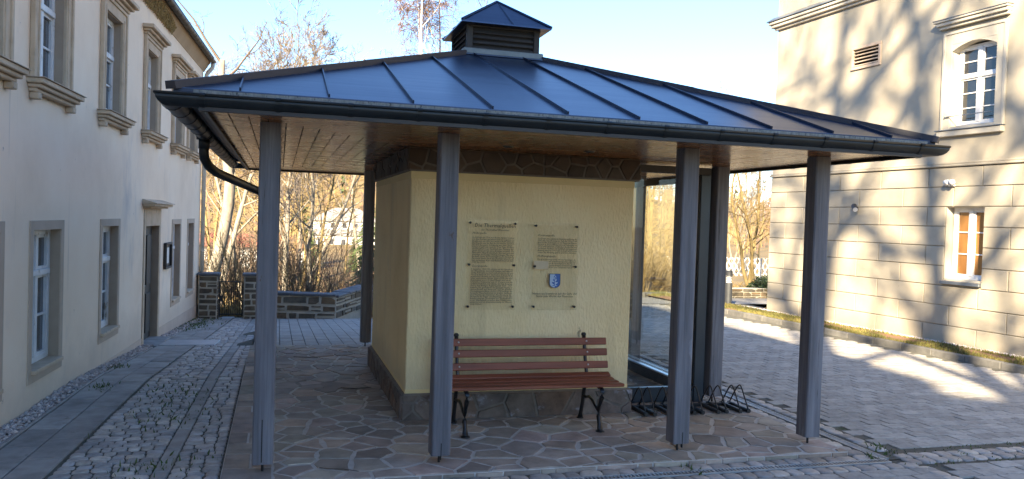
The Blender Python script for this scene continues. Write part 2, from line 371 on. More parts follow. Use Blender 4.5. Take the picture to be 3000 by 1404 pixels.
def voronoi(seeds, bounds, gap, reach):
    cells = []
    for i, (x, y) in enumerate(seeds):
        poly = [(bounds[0],bounds[2]),(bounds[1],bounds[2]),(bounds[1],bounds[3]),(bounds[0],bounds[3])]
        for j, (u, v) in enumerate(seeds):
            if i == j: continue
            dx, dy = u-x, v-y; d = math.hypot(dx, dy)
            if d > reach: continue
            nx, ny = dx/d, dy/d
            poly = clip(poly, nx, ny, nx*(x+u)/2+ny*(y+v)/2-gap/2)
            if len(poly) < 3: break
        cells.append(poly if len(poly) >= 3 else None)
    return cells
def zg(x, y):
    """height of the paved ground: level round the pavilion, falling gently to the gate"""
    if x < -.33: return -.03-.05*max(0, min(y, 18)-9)
    return -.03-.062*max(0, min(y, 18)-10.9) if x < 3 else -.03
HOUSE_ANG = rad(2.8)
L0 = Vector((-2.045, 7.076, 0)); R0 = Vector((9.774, 14.64, 0)); RIGHT_ANG = rad(183.6)
def xw(y): return -2.045+(y-7.076)*math.tan(HOUSE_ANG)        # foot of the left house wall
def sstep(a, b, x):
    t = max(0, min(1, (x-a)/(b-a))); return t*t*(3-2*t)
def lerp(a, b, t): return a+(b-a)*t
def pl(x, pts):
    if x <= pts[0][0]: return pts[0][1]
    for (a, b), (c, d) in zip(pts, pts[1:]):
        if x <= c: return b+(d-b)*(x-a)/(c-a)
    return pts[-1][1]
def terrain_h(x, y):
    near = -.13 + (zg(x, y)+.03 if -2.6 < x < 3 else (-.45 if x <= -2.6 and y > 17 else 0))
    if y < 17.9: return near
    br = math.degrees(math.atan2(x, y))
    d1 = pl(x, [(-8, -2.2), (3, -2.4), (7, -.9), (14, -.7)]); d2 = pl(br, [(-10, -4.6), (14, -4.7), (26, -2.0), (34, -1.5)])
    hh = pl(br, [(-30, 27), (10, 27), (17, 20), (24, 14), (32, 6), (50, 6)])
    if y < 27: z = lerp(near, d1, sstep(17.9, 27, y))
    elif y < 120: z = lerp(d1, d2, (y-27)/93)
    else: z = lerp(d2, hh, sstep(135, 310, y)) if y < 310 else hh
    return z + (noise.noise((x*.05, y*.05, 0))*1.2*sstep(60, 160, y)) + noise.noise((x*.22, y*.22, 3))*.22*sstep(19, 30, y)

# ------------------------------------------------------------------ setting: terrain and pavings
def grid_sheet(name, mat, xs, ys, fz, smooth=True):
    m = MB(); n = len(xs)
    m.v = [(x, y, fz(x, y)) for y in ys for x in xs]
    m.f = [(j*n+i, j*n+i+1, (j+1)*n+i+1, (j+1)*n+i) for j in range(len(ys)-1) for i in range(n-1)]
    return m.build(name, mat, smooth=smooth, fast=True)
xs = sorted(set([-900, -600, -420, -300, -220, -160]+list(range(-120, -20, 8))+[i for i in range(-20, 30, 2)]+list(range(30, 200, 8))+[220, 260, 320, 400, 520, 700, 900]))
ys = sorted(set([-400, -200, -100, -50, -20, 0, 8, 10.9, 14, 16, 17.85, 17.95]+[i for i in range(19, 40)]+list(range(40, 130, 5))+list(range(130, 330, 9))+[360, 450, 600, 800, 1100, 1500]))
tag(grid_sheet('ground', 'terrain', xs, ys, terrain_h), kind='structure')

def strip(name, mat, xa, xb, y0, y1, dz, nx=6, ny=40):
    ysl = [y0+(y1-y0)*j/ny for j in range(ny+1)]; m = MB()
    for y in ysl:
        a, b = xa(y), xb(y)
        for i in range(nx+1):
            x = a+(b-a)*i/nx; m.v.append((x, y, zg(x, y)+dz))
    n = nx+1
    m.f = [(j*n+i, j*n+i+1, (j+1)*n+i+1, (j+1)*n+i) for j in range(ny) for i in range(nx)]
    return tag(m.build(name, mat, fast=True), kind='structure')

R = random.Random(11)
def stone_mesh(name, mat, rr, kx=1, ky=1, e=.16, h=.35):
    """a unit cobble: 1 x 1 footprint with a low worn dome, 5 x 3 vertices a ring"""
    m = MB(); n = 12
    out = []; pw = rr.uniform(3.6, 6); tx, ty = rr.uniform(-.10, .10), rr.uniform(-.10, .10)
    for k in range(n):
        a = 2*PI*(k+.5)/n; c_, s_ = math.cos(a), math.sin(a); q = .5/(abs(c_)**pw+abs(s_)**pw)**(1/pw)*rr.uniform(.95, 1.03)
        x, y = c_*q, s_*q; out.append((x*(1+ty*y*2), y*(1+tx*x*2)))
    for sc_, z in ((1, -h), (1, -.13), (.93, -.025), (.6, 0.005)):
        m.v += [(x*sc_, y*sc_, z+rr.uniform(-.015, .015)) for x, y in out]
    m.v.append((0, 0, .015))
    for r_ in range(3):
        for k in range(n): m.f.append((r_*n+k, r_*n+(k+1)%n, (r_+1)*n+(k+1)%n, (r_+1)*n+k))
    for k in range(n): m.f.append((3*n+k, 3*n+(k+1)%n, 4*n))
    return m.mesh(name, mat, True)
COB = [stone_mesh('cobble', 'cobble', R) for _ in range(7)]
def lay(name, pieces, meshes, parent, limit=300, stuff_mat=None, label=None):
    """pieces: (x, y, z, sx, sy, sz, rz); nearest to the camera become objects, the rest one joined part"""
    pieces = sorted(pieces, key=lambda p: p[0]**2+p[1]**2)
    for p in pieces[:limit]:
        me = meshes[R.randrange(len(meshes))]
        mt = Matrix.Translation(p[:3]) @ Matrix.Rotation(p[6], 4, 'Z') @ Matrix.Diagonal((p[3], p[4], p[5], 1))
        if len(p) > 7: mt = Matrix.Translation(p[:3]) @ Matrix.Rotation(p[6], 4, 'Z') @ Matrix.Rotation(p[7], 4, 'X') @ Matrix.Rotation(p[8], 4, 'Y') @ Matrix.Diagonal((p[3], p[4], p[5], 1))
        link(name, me, parent, False, mt)
    if len(pieces) > limit:
        m = MB()
        datas = [([v.co.copy() for v in me.vertices], [tuple(f.vertices) for f in me.polygons]) for me in meshes]
        for p in pieces[limit:]:
            vs, fs = datas[R.randrange(len(datas))]
            c, s_ = math.cos(p[6]), math.sin(p[6])
            m.add([(p[0]+c*v.x*p[3]-s_*v.y*p[4], p[1]+s_*v.x*p[3]+c*v.y*p[4], p[2]+v.z*p[5]) for v in vs], fs)
        o = m.build('distant_'+name+'s', stuff_mat, parent, fast=True, smooth=meshes is COB); tag(o, kind='stuff')

# --- cobbled lane between the house and the pavilion
def slab_x(y): return xw(y)+.70
def chan_x(y): return -.725+(y-5.5)*.026
lane = strip('cobbled_lane', 'joint_earth', lambda y: xw(y)-.1, lambda y: -.335 if y < 10.9 else -.33, 2.5, 17.6, -.013)
pcs = []; y = 3.6
while y < 17.2:
    a = slab_x(y)+.012; dy = R.uniform(.085, .112); sk = R.uniform(-.012, .012)
    for (p, q) in ((a, chan_x(y)-.054), (chan_x(y)+.054, -.342)):
        ws = []; 
        while sum(ws) < q-p-.04: ws.append(R.uniform(.075, .14))
        if not ws: continue
        kf = (q-p)/sum(ws); x = p
        for w in ws:
            w *= kf; yo = sk*(x+1)+R.uniform(-.005, .005)
            pcs.append((x+w/2, y+dy/2+yo, zg(x, y)+R.uniform(-.006, .004), w-.007, dy-.005, .075, R.uniform(-.05, .05), R.uniform(-.05, .05), R.uniform(-.05, .05))); x += w
    y += dy
lay('cobble', pcs, COB, lane, 300, 'cobble')
# flat stones of the middle gutter, one behind the other
y = 3.6
while y < 17:
    l = R.uniform(.35, .6); z = zg(-.6, y+l/2); m = MB(); cx = chan_x(y+l/2)
    m.bbox(-.05, .05, -l/2+.006, l/2-.006, -.05, .002, .006, Matrix.Translation((cx, y+l/2, z)) @ Matrix.Rotation(-.026, 4, 'Z') @ Matrix.Rotation(-math.atan(.05 if y > 9 else 0), 4, 'X'))
    m.build('gutter_slab', 'slab_concrete', lane); y += l
# concrete slab walk along the house: two rows
walk = strip('slab_walk', 'joint_earth', lambda y: xw(y)+.19, lambda y: slab_x(y), 2.5, 17.3, -.014, 2)
y = 3.4; row = 0
while y < 17.1:
    l = .52 if y > 11.8 or y < 10.9 else .5
    for k in range(2):
        off = .0 if k == 0 else .21
        yc = y+off+l/2; a = xw(yc)+.20+k*.245; z = zg(-1, yc)+R.uniform(-.003, .003)
        m = MB(); m.bbox(.004, .241, -l/2+.004, l/2-.004, -.06, .003, .004, Matrix.Translation((a, yc, z)) @ Matrix.Rotation(-HOUSE_ANG, 4, 'Z') @ Matrix.Rotation(-math.atan(.05 if yc > 9 else 0), 4, 'X'))
        m.build('slab', 'slab_concrete', walk)
    y += l
m = MB(); yy = 12.45
m.bbox(-.40, .34, -.36, .36, -.05, .014, .006, Matrix.Translation((xw(yy)+.62, yy, zg(-1, yy))) @ Matrix.Rotation(-HOUSE_ANG, 4, 'Z') @ Matrix.Rotation(-math.atan(.05), 4, 'X'))
tag(m.build('doorstep_plate', 'galvanised'), 'pale blue-grey entrance plate on the slabs before the house door', 'plate')
# narrow kerb and white gravel at the foot of the wall
m = MB()
for j in range(28):
    y0 = 3.4+j*.5; a = xw(y0+.25)+.165
    m2 = MB(); m2.bbox(0, .028, -.247, .247, -.06, .012, .004, Matrix.Translation((a, y0+.25, zg(-1, y0+.25))) @ Matrix.Rotation(-HOUSE_ANG, 4, 'Z') @ Matrix.Rotation(-math.atan(.05 if y0 > 9 else 0), 4, 'X'))
    if abs(y0-12.3) > .5: m2.build('edging', 'slab_concrete', walk)
def pebbles(name, mat, spots_, r0, r1, label, cat='gravel'):
    m = MB()
    for (x, y, z) in spots_:
        r = R.uniform(r0, r1); q = [R.uniform(.7, 1.3) for _ in range(6)]
        a = R.uniform(0, PI); c, s_ = math.cos(a), math.sin(a)
        pts = [(r*q[0],0,0),(0,r*q[1]*.8,0),(-r*q[2],0,0),(0,-r*q[3]*.8,0),(0,0,r*.7*q[4]),(0,0,-r*.6)]
        m.add([(x+c*px-s_*py, y+s_*px+c*py, z+pz) for px,py,pz in pts], [(0,1,4),(1,2,4),(2,3,4),(3,0,4),(1,0,5),(2,1,5),(3,2,5),(0,3,5)])
    return tag(m.build(name, mat, fast=True), label, cat, kind='stuff')
sp = []
for _ in range(4200):
    y = 4.2+13*R.random()**1.25
    if 12.15 < y < 13.25: continue
    u = R.random(); sp.append((xw(y)+.005+u*.155, y, zg(-1, y)-.012+R.uniform(0, .028)))
pebbles('gravel', 'gravel', sp, .011, .026, 'pale pebbles in the strip at the foot of the pink house')

# --- crazy paving under the pavilion roof
FX0, FX1, FY0, FY1 = -.33, 4.32, 5.31, 10.9
m = MB(); m.box(FX0, FX1, FY0, FY1, -.14, -.0045)
floor = tag(m.build('pavilion_floor', 'mortar'), kind='structure')
seeds = []; RF = random.Random(19)
for _ in range(9000):
    p = (RF.uniform(-.05, FX1+.05), RF.uniform(FY0-.05, FY1+.05))
    if 1.2 < p[0] < 2.95 and 6.95 < p[1] < 9.2: continue
    r = RF.choice((.11, .14, .17, .21, .26, .31))
    if all(math.hypot((p[0]-q[0])*.85, p[1]-q[1]) > (r+q[2])*.52 for q in seeds): seeds.append((p[0], p[1], r))
seeds = [(a, b) for a, b, _ in seeds]
for q, poly in zip(seeds, voronoi(seeds, (.0, FX1-.004, FY0+.004, FY1-.004), .027, 1.1)):
    if not poly: continue
    ar = abs(sum(poly[i][0]*poly[(i+1)%len(poly)][1]-poly[(i+1)%len(poly)][0]*poly[i][1] for i in range(len(poly))))/2
    if ar < .004: continue
    pp = []
    for i in range(len(poly)):
        a, b = poly[i], poly[(i+1)%len(poly)]; pp.append(a)
        l = math.hypot(b[0]-a[0], b[1]-a[1])
        if l > .12:
            t = R.uniform(.35, .65); o = R.uniform(-.016, .004); pp.append((a[0]+(b[0]-a[0])*t-(b[1]-a[1])/l*o*-1, a[1]+(b[1]-a[1])*t+(b[0]-a[0])/l*o*-1))
    cx = sum(p[0] for p in pp)/len(pp); cyy = sum(p[1] for p in pp)/len(pp); m = MB()
    m.prism([(x-cx, y-cyy) for x, y in pp], -.03, R.uniform(-.0015, .0045), .0025)
    link('flagstone', m.mesh('flagstone', 'flagstone'), floor, False, Matrix.Translation((cx, cyy, 0)))
yy = FY0+.004
while yy < FY1-.1:
    l = R.uniform(.14, .42); l = min(l, FY1-yy-.004)
    parts_ = [(FX0+.004, -.012)] if R.random() < .6 else [(FX0+.004, -.19+R.uniform(-.04, .04))]
    if len(parts_) == 1 and parts_[0][1] < -.1: parts_.append((parts_[0][1]+.016, -.012))
    for a, b in parts_:
        m = MB(); sk = R.uniform(-.02, .02); sk2 = R.uniform(-.02, .02)
        poly = [(a, yy+.008), (b, yy+.008+sk), (b, yy+l-.008+sk2), (a, yy+l-.008)]
        m.prism(poly, -.03, R.uniform(-.002, .003), .003); m.build('flagstone', 'flagstone', floor)
    yy += l

for (O_, u_, n_, L_) in (((FX0, FY0, -.062), (1,0,0), (0,-1,0), FX1-FX0), ((FX1, FY0, -.062), (0,1,0), (1,0,0), FY1-FY0)):
    T_ = face_T(O_, u_, n_); a_ = 0
    while a_ < L_-.05:
        w_ = min(R.uniform(.10, .32), L_-a_); m = MB(); m.prism([(a_+.006, .002), (a_+w_-.006, .002), (a_+w_-.006+R.uniform(-.004, .004), .052), (a_+.006+R.uniform(-.004, .004), .054)], -.02, R.uniform(.004, .012), .003, T_); m.build('edge_stone', 'flagstone', floor); a_ += w_
# --- paved yard right of and behind the pavilion
def brick_mesh(name, mat, e=.03):
    m = MB(); m.bbox(-.5, .5, -.5, .5, -1, 0, .04); return m.mesh(name, mat)
yard = tag(grid_sheet('paved_yard', 'joint_earth', [-1, 4.5, 6, 9, 10.4], [-6, 0, 5, 5.16], lambda x, y: -.044), kind='structure')
tag(grid_sheet('yard_bed', 'joint_earth', [4.32, 6, 9, 10.4], [5.161, 10.9, 14, 16.4], lambda x, y: -.038), kind='structure')
PAV = [brick_mesh('paver', 'paver')]
pcs = []; W_, D_ = .215, .145
j = 0; y = 3.8
while y < 16.2:
    x = 4.78+(W_/2 if j % 2 else 0)
    kx = 8.52+(14-y)*.112
    while x+W_ < kx:
        if not (4.95 < y+D_/2 < 5.36): pcs.append((x+W_/2, y+D_/2, -.030+R.uniform(-.0025, .0025), W_-.007, D_-.007, .05, R.uniform(-.012, .012), R.uniform(-.012, .012), R.uniform(-.012, .012)))
        x += W_
    y += D_; j += 1
for j in range(7):
    y = 4.93-(j+1)*D_; x = -.4+(W_/2 if j % 2 else 0)
    while x < 4.6: pcs.append((x+W_/2, y+D_/2, -.030+R.uniform(-.0025, .0025), W_-.007, D_-.007, .05, R.uniform(-.012, .012), 0, 0)); x += W_
lay('paver', pcs, PAV, yard, 300, 'paver')
bands = []
x = 4.66
while x < 9.0:                    # cobble bands beside the drain
    for k in range(2):
        w = R.uniform(.10, .14); bands.append((x+.065+k*.03, 5.09+k*.125+R.uniform(-.006, .006), -.028+R.uniform(-.005, .004), .126, .121, .08, R.uniform(-.06, .06)))
    x += .13
y = 3.8
while y < 13:
    if not 4.92 < y < 5.3:
        w = R.uniform(.10, .14); bands.append((4.70+R.uniform(-.006, .006), y+.065, -.028+R.uniform(-.005, .004), .125, .126, .08, R.uniform(-.06, .06)))
    y += .13
x = -.3
while x < 4.32:
    w = R.uniform(.10, .17); bands.append((x+w/2, 5.236+R.uniform(-.004, .004), -.030+R.uniform(-.004, .004), w*.97, .132, .08, R.uniform(-.05, .05))); x += w
y = 5.3
while y < 11:
    w = R.uniform(.10, .15); bands.append((4.408, y+w/2, -.028+R.uniform(-.005, .004), .155, w*.97, .08, R.uniform(-.08, .08))); y += w
x = -.3
while x < 4.6:
    w = R.uniform(.10, .15); bands.append((x+w/2, 5.008, -.030, w*.97, .125, .08, R.uniform(-.06, .06))); x += w
cb = tag(grid_sheet('cobble_border', 'joint_earth', [-.35, 4.50], [4.4, 5.31], lambda x, y: -.041), kind='structure')
lay('cobble', bands, COB, cb, 300, 'cobble')
# slabs laid in rows between the pavilion and the stone wall
back = strip('back_paving', 'joint_earth', lambda y: -.335, lambda y: 8.0, 10.9, 16.8, -.010, 8, 12)
pcs = []; y = 10.93; sl = -math.atan(.062)
while y < 16.6:
    x = -.30
    while x < 3:
        pcs.append((x+.085, y+.06, zg(0, y+.06)-.001+R.uniform(-.002, .002), .161, .115, .05, 0, sl, 0)); x += .17
    y += .12
lay('paver', pcs, [brick_mesh('paver', 'paver_far')], back, 300, 'paver_far')

# --- slotted drain along two sides of the floor
def grate_mesh(l=.5, w=.085):
    m = MB(); m.box(-l/2, l/2, -w/2, -w/2+.012, -.02, 0); m.box(-l/2, l/2, w/2-.012, w/2, -.02, 0)
    n = 17
    for i in range(n+1):
        x = -l/2+.004+(l-.008)*i/n; m.box(x-.0055, x+.0055, -w/2+.012, w/2-.012, -.012, -.0015)
    return m.mesh('grate', 'galvanised')
GR = grate_mesh()
drain = tag(MB().build('drain_channel', 'channel_dark'), 'narrow galvanised slot drain edging the pavilion floor', 'drain')
m = MB(); m.box(-.3, 4.58, 5.075, 5.165, -.1, -.052); m.box(4.50, 4.585, 5.165, 11.5, -.1, -.052)
me = m.mesh('drain_channel', 'channel_dark'); drain.data = me
for k in range(10): link('grate', GR, drain, False, Matrix.Translation((-.3+.25+.4995*k-.16, 5.12, -.026)))
for k in range(13): link('grate', GR, drain, False, Matrix.Translation((4.5425, 5.17+.25+.4995*k, -.026)) @ Matrix.Rotation(PI/2, 4, 'Z'))

# --- kerb, lawn and gravel in front of the beige building
RB = empty('beige_building', R0, RIGHT_ANG, 'tall beige rendered building with coursed blocks and tree shadows on it', 'building')
RMW = WM[RB.name]
def rb(x, y, z=0): return RMW @ Vector((x, y, z))       # x out from the wall, y towards the camera
def kerb_off(y): return .98 - .012*y
lawn = MB()
m = MB()
for k in range(26):
    y0 = -1+k*.55; p = rb(kerb_off(y0+.27), y0+.27, 0); m2 = MB()
    m2.bbox(-.05, .05, -.272, .272, -.15, .055+R.uniform(-.006, .006), .012, Matrix.Translation(p) @ Matrix.Rotation(RIGHT_ANG+.012, 4, 'Z'))
    if k == 0: kerb = tag(empty('lawn_kerb', rb(1, 0)), 'low concrete kerb along the lawn strip by the beige building', 'kerb')
    m2.build('kerb_stone', 'kerb_stone', kerb, True)
m = MB(); ys_ = [-6+i for i in range(22)]
for y in ys_:
    for u in range(5):
        x = lerp(-.05, kerb_off(max(y, -1))-.04, u/4); p = rb(x, y, .0+.045*math.sin(PI*u/4)+.01); m.v.append(tuple(p))
m.f = [(j*5+i, j*5+i+1, (j+1)*5+i+1, (j+1)*5+i) for j in range(len(ys_)-1) for i in range(4)]
tag(m.build('lawn_strip', 'bare_soil', fast=True), kind='structure')
def blades(name, pts, h0, h1, mat, label, cat='grass', w=.006, lean=.5):
    m = MB()
    for p in pts:
        h = R.uniform(h0, h1); a = R.uniform(0, 2*PI); ln = R.uniform(.1, lean)*h; c, s_ = math.cos(a), math.sin(a); b = R.uniform(0, 2*PI); ww = w*R.uniform(.6, 1.3)
        ex, ey = math.cos(b)*ww, math.sin(b)*ww
        m.add([(p[0]-ex, p[1]-ey, p[2]), (p[0]+ex, p[1]+ey, p[2]), (p[0]+c*ln*.35+ex*.6, p[1]+s_*ln*.35+ey*.6, p[2]+h*.6), (p[0]+c*ln, p[1]+s_*ln, p[2]+h)], [(0,1,2),(0,2,3)])
    return tag(m.build(name, mat, fast=True), label, cat, kind='stuff')
pts = []
for _ in range(26000):
    y = -5+16*R.random(); x = R.uniform(.30+.08*noise.noise((y*1.3, 0, 0)), kerb_off(max(y, -1))-.05)
    if noise.noise((x*3, y*1.1, 5)) < -.32: continue
    pts.append(tuple(rb(x, y, .012+.04*math.sin(PI*x/.95))))
blades('lawn_grass', pts, .02, .055, 'grass', 'sunlit yellow-green grass between the kerb and the beige building')
sp = []
for _ in range(5200):
    y = -.6+11.5*R.random(); x = R.uniform(.01, .30); sp.append(tuple(rb(x, y, .018+.04*math.sin(PI*x)+R.uniform(0, .018))))
pebbles('gravel', 'gravel', sp, .010, .022, 'pale gravel at the foot of the beige building')
# weeds in the lane joints
pts = []
for (cx, cyy, n, sp_) in ((-.86, 5.75, 45, .16), (-.72, 5.95, 25, .1), (-1.2, 5.6, 12, .12), (-.45, 6.1, 12, .1), (-1.62, 8.6, 60, .1), (-1.72, 9.9, 70, .1), (-1.48, 15.6, 700, .3), (-1.52, 16.7, 600, .3), (-1.5, 14.7, 200, .25), (4.7, 5.42, 40, .06), (4.45, 5.2, 25, .05), (2.9, 5.22, 25, .08), (-.8, 7.3, 80, .3), (-.9, 8.2, 80, .3)):
    for _ in range(n):
        x = cx+R.gauss(0, sp_)*.6; y = cyy+R.gauss(0, sp_); x = max(x, xw(y)+.03); pts.append((x, y, zg(x, y)-.015))
blades('weeds', pts, .02, .06, 'weed', 'small green weeds growing from the paving joints', 'weeds', .008, .9)
pts = []
for _ in range(1600):
    x = R.uniform(slab_x(8), -.36); y = 4.6+R.random()*6; 
    if noise.noise((x*2.2, y*2.2, 9)) < .12: continue
    pts.append((x, y, zg(x, y)-.02))
for _ in range(500):
    pts.append((R.uniform(4.55, 9), R.uniform(4.95, 5.4), -.04))
blades('joint_moss', pts, .010, .026, 'weed', 'sparse moss and tiny grass between the cobbles', 'moss', .006, 1.2)

# ------------------------------------------------------------------ masonry pieces
def stones(parent, O, u, n, L, H, rows, wmin, wmax, gap, proud, mat, rr, world=True, split=.2, jit=.012, name='stone', jag=True):
    T = face_T(O, u, n); z = 0
    hs = [rr.uniform(.75, 1.25) for _ in range(rows)]; tot = sum(hs); hs = [h*H/tot for h in hs]
    for h in hs:
        a = rr.uniform(-wmin*.5, 0) if L > wmax*2 else 0
        while a < L-.02:
            w = rr.uniform(wmin, wmax); b = a+w
            if L-b < wmin*.6: b = L
            cells = [(max(a, 0), b, z, z+h)]
            if rr.random() < split:
                t = rr.uniform(.4, .62); cells = [(max(a, 0), b, z, z+h*t), (max(a, 0), b, z+h*t, z+h)]
            for (p, q, c, d) in cells:
                q = min(q, L)
                if q-p < gap*2.5: continue
                g = gap/2; j = min(jit, (d-c)*.18, (q-p)*.18)
                poly = [(p+g+rr.uniform(0, j), c+g+rr.uniform(0, j)), (q-g-rr.uniform(0, j), c+g+rr.uniform(0, j)), (q-g-rr.uniform(0, j), d-g-rr.uniform(0, j)), (p+g+rr.uniform(0, j), d-g-rr.uniform(0, j))]
                if jag and rr.random() < .6:
                    k = rr.randrange(4); A, B, C = poly[k-1], poly[k], poly[(k+1)%4]; t = rr.uniform(.12, .3)
                    poly[k:k+1] = [(B[0]+(A[0]-B[0])*t, B[1]+(A[1]-B[1])*t), (B[0]+(C[0]-B[0])*t, B[1]+(C[1]-B[1])*t)]
                m = MB(); m.prism(poly, -.01, proud*rr.uniform(.6, 1.2), min(.006, proud*.4), T); m.build(name, mat, parent, world)
            a = b
        z += h

def stones_v(parent, O, u, n, L, H, sp, gap, proud, mat, rr):
    T = face_T(O, u, n); seeds = []
    for _ in range(int(60*L/sp)):
        p = (rr.uniform(-.05, L+.05), rr.uniform(-.02, H+.02)); r = sp*rr.choice((.45, .6, .8, 1.0, 1.15))
        if all(math.hypot(p[0]-q[0], (p[1]-q[1])*1.15) > max(r, q[2])*.95 for q in seeds): seeds.append((p[0], p[1], r))
    sd = [(a, b) for a, b, _ in seeds]
    for poly in voronoi(sd, (.004, L-.004, .003, H-.003), gap, sp*4):
        if not poly or len(poly) < 3: continue
        ar = abs(sum(poly[i][0]*poly[(i+1)%len(poly)][1]-poly[(i+1)%len(poly)][0]*poly[i][1] for i in range(len(poly))))/2
        if ar < .0012: continue
        pr = proud*rr.uniform(.5, 1.5); m = MB(); m.prism(poly, -.01, pr, min(.006, pr*.5), T); m.build('stone', mat, parent)
# ------------------------------------------------------------------ the pavilion
PV = empty('pavilion', (2.06, 8.2, 0), 0, 'open pavilion with blue-grey posts, metal hip roof and yellow core', 'pavilion')
CX0, CX1, CY0, CY1 = 1.051, 3.09, 6.774, 9.34
SOF = 2.31
rr = random.Random(5)
# yellow core
m = MB(); m.bbox(CX0, CX1, CY0, CY1, .2, 2.06, .008); wall = m.build('wall', 'yellow_plaster', PV, True)
m = MB(); m.bbox(CX0-.002, CX1+.002, CY0-.002, CY1+.002, 2.045, 2.112, .004); m.build('wall_band', 'yellow_smooth', wall)
m = MB(); m.bbox(CX0-.002, CX1+.002, CY0-.002, CY1+.002, .222, .262, .004); m.build('wall_band', 'yellow_smooth', wall)
for p_ in ((1.12, 6.772, 1.93), (1.30, 6.772, 1.98)):
    pass
m = MB(); m.bbox(CX0-.03, CX1+.03, CY0-.03, CY1+.03, -.05, .228, .018); pl_ = m.build('plinth', 'plinth_mortar', PV, True)
stones_v(pl_, (CX0-.03, CY0-.03, .004), (1,0,0), (0,-1,0), CX1-CX0+.06, .212, .24, .020, .010, 'plinth_stone', rr)
stones_v(pl_, (CX0-.03, CY0-.03, .004), (0,1,0), (-1,0,0), CY1-CY0+.06, .212, .24, .020, .010, 'plinth_stone', rr)
stones_v(pl_, (CX1+.03, CY0-.03, .004), (0,1,0), (1,0,0), .3, .212, .2, .020, .010, 'plinth_stone', rr)
m = MB(); m.bbox(CX0-.03, CX1+.04, CY0-.03, CY1+.03, 2.108, SOF-.002, .006); fz_ = m.build('frieze', 'plinth_mortar', PV, True)
stones_v(fz_, (CX0-.03, CY0-.03, 2.118), (1,0,0), (0,-1,0), CX1-CX0+.07, .182, .22, .018, .010, 'frieze_stone', rr)
stones_v(fz_, (CX0-.03, CY0-.03, 2.118), (0,1,0), (-1,0,0), CY1-CY0+.06, .182, .22, .018, .010, 'frieze_stone', rr)
stones_v(fz_, (CX1+.04, CY0-.03, 2.118), (0,1,0), (1,0,0), .5, .182, .2, .018, .010, 'frieze_stone', rr)
# posts: chamfered timbers on thin steel rods
PW = .135
m = MB(); c_ = .009; h_ = PW/2
oct_ = [(-h_+c_,-h_),(h_-c_,-h_),(h_,-h_+c_),(h_,h_-c_),(h_-c_,h_),(-h_+c_,h_),(-h_,h_-c_),(-h_,-h_+c_)]
m.prism(oct_, .062, SOF-.004, .0); post_me = m.mesh('post', 'post_paint')
m = MB(); m.tube([(0,0,-.01),(0,0,.075)], .009, 10); m.bbox(-.04, .04, -.04, .04, .054, .0615, .001); foot_me = m.mesh('post_foot', 'cast_iron')
m = MB(); m.bbox(-.0035, .0035, -h_-.0008, -h_+.02, .064, .30, .0008); crack_me = m.mesh('drying_crack', 'channel_dark')
POSTS = [(-.071, 5.575), (1.12, 5.575), (2.978, 5.575), (4.144, 5.575), (-.071, 8.95), (-.071, 10.72), (1.12, 10.72), (2.978, 10.72), (4.144, 7.08), (4.144, 8.95), (4.144, 10.72)]
for i, (x, y) in enumerate(POSTS):
    p = link('post', post_me, PV, True, Matrix.Translation((x, y, 0)) @ Matrix.Rotation(rr.uniform(-.01, .01), 4, 'Z'))
    link('post_foot', foot_me, p)
    if i in (0, 1, 2): link('drying_crack', crack_me, p, False, Matrix.Translation((rr.uniform(-.01, .02), 0, 0)) @ Matrix.Diagonal((1, 1, rr.uniform(.7, 1.3) if i == 0 else .5, 1)))
# timber soffit: boards mitred round the core
SX0, SX1, SY0, SY1 = -.43, 4.545, 4.985, 11.62
m = MB()
for (a, b, c, d) in ((SX0, CX0-.03, SY0, SY1), (CX1+.04, SX1, SY0, SY1), (CX0-.03, CX1+.04, SY0, CY0-.03), (CX0-.03, CX1+.04, CY1+.03, SY1)):
    m.box(a, b, c, d, SOF+.012, SOF+.03)
sof = m.build('soffit', 'soffit_gap', PV, True)
O4 = [(SX0, SY0), (SX1, SY0), (SX1, SY1), (SX0, SY1)]; I4 = [(CX0, CY0), (CX1, CY0), (CX1, CY1), (CX0, CY1)]
for sd in range(4):
    quad = [O4[sd], O4[(sd+1)%4], I4[(sd+1)%4], I4[sd]]
    ax = 1 if sd in (0, 2) else 0; vals = [q[ax] for q in quad]; lo_, hi_ = min(vals), max(vals); n = round((hi_-lo_)/.112); w = (hi_-lo_)/n
    for k in range(n):
        a, b = lo_+k*w+.004, lo_+(k+1)*w-.004
        nrm = (0, 1) if ax else (1, 0)
        poly = clip(clip(quad, nrm[0], nrm[1], b), -nrm[0], -nrm[1], -a)
        if len(poly) < 3: continue
        o_ax = 1-ax; al, ah = min(q[o_ax] for q in poly), max(q[o_ax] for q in poly)
        cuts = [al, al+(ah-al)*rr.uniform(.3, .7), ah] if ah-al > 2.4 and rr.random() < .75 else [al, ah]
        for c0, c1 in zip(cuts, cuts[1:]):
            n2 = (1, 0) if ax else (0, 1)
            pp = clip(clip(poly, n2[0], n2[1], c1-.0015), -n2[0], -n2[1], -c0-.0015)
            if len(pp) < 3: continue
            m = MB(); m.prism([(x, -y) for x, y in pp], -.012, .001+rr.uniform(-.0006, .0006), .002, Matrix.Translation((0, 0, SOF)) @ Matrix.Rotation(PI, 4, 'X')); m.build('board', 'soffit_wood', sof)
for (x, y) in ((1.733, 6.21), (2.433, 6.24)):
    m = MB(); m.lathe([(.045, 0), (.045, -.008), (.034, -.012), (.030, -.006), (.0, -.006)], (x, y, SOF), 20); m.build('downlight', 'bollard_metal', sof)
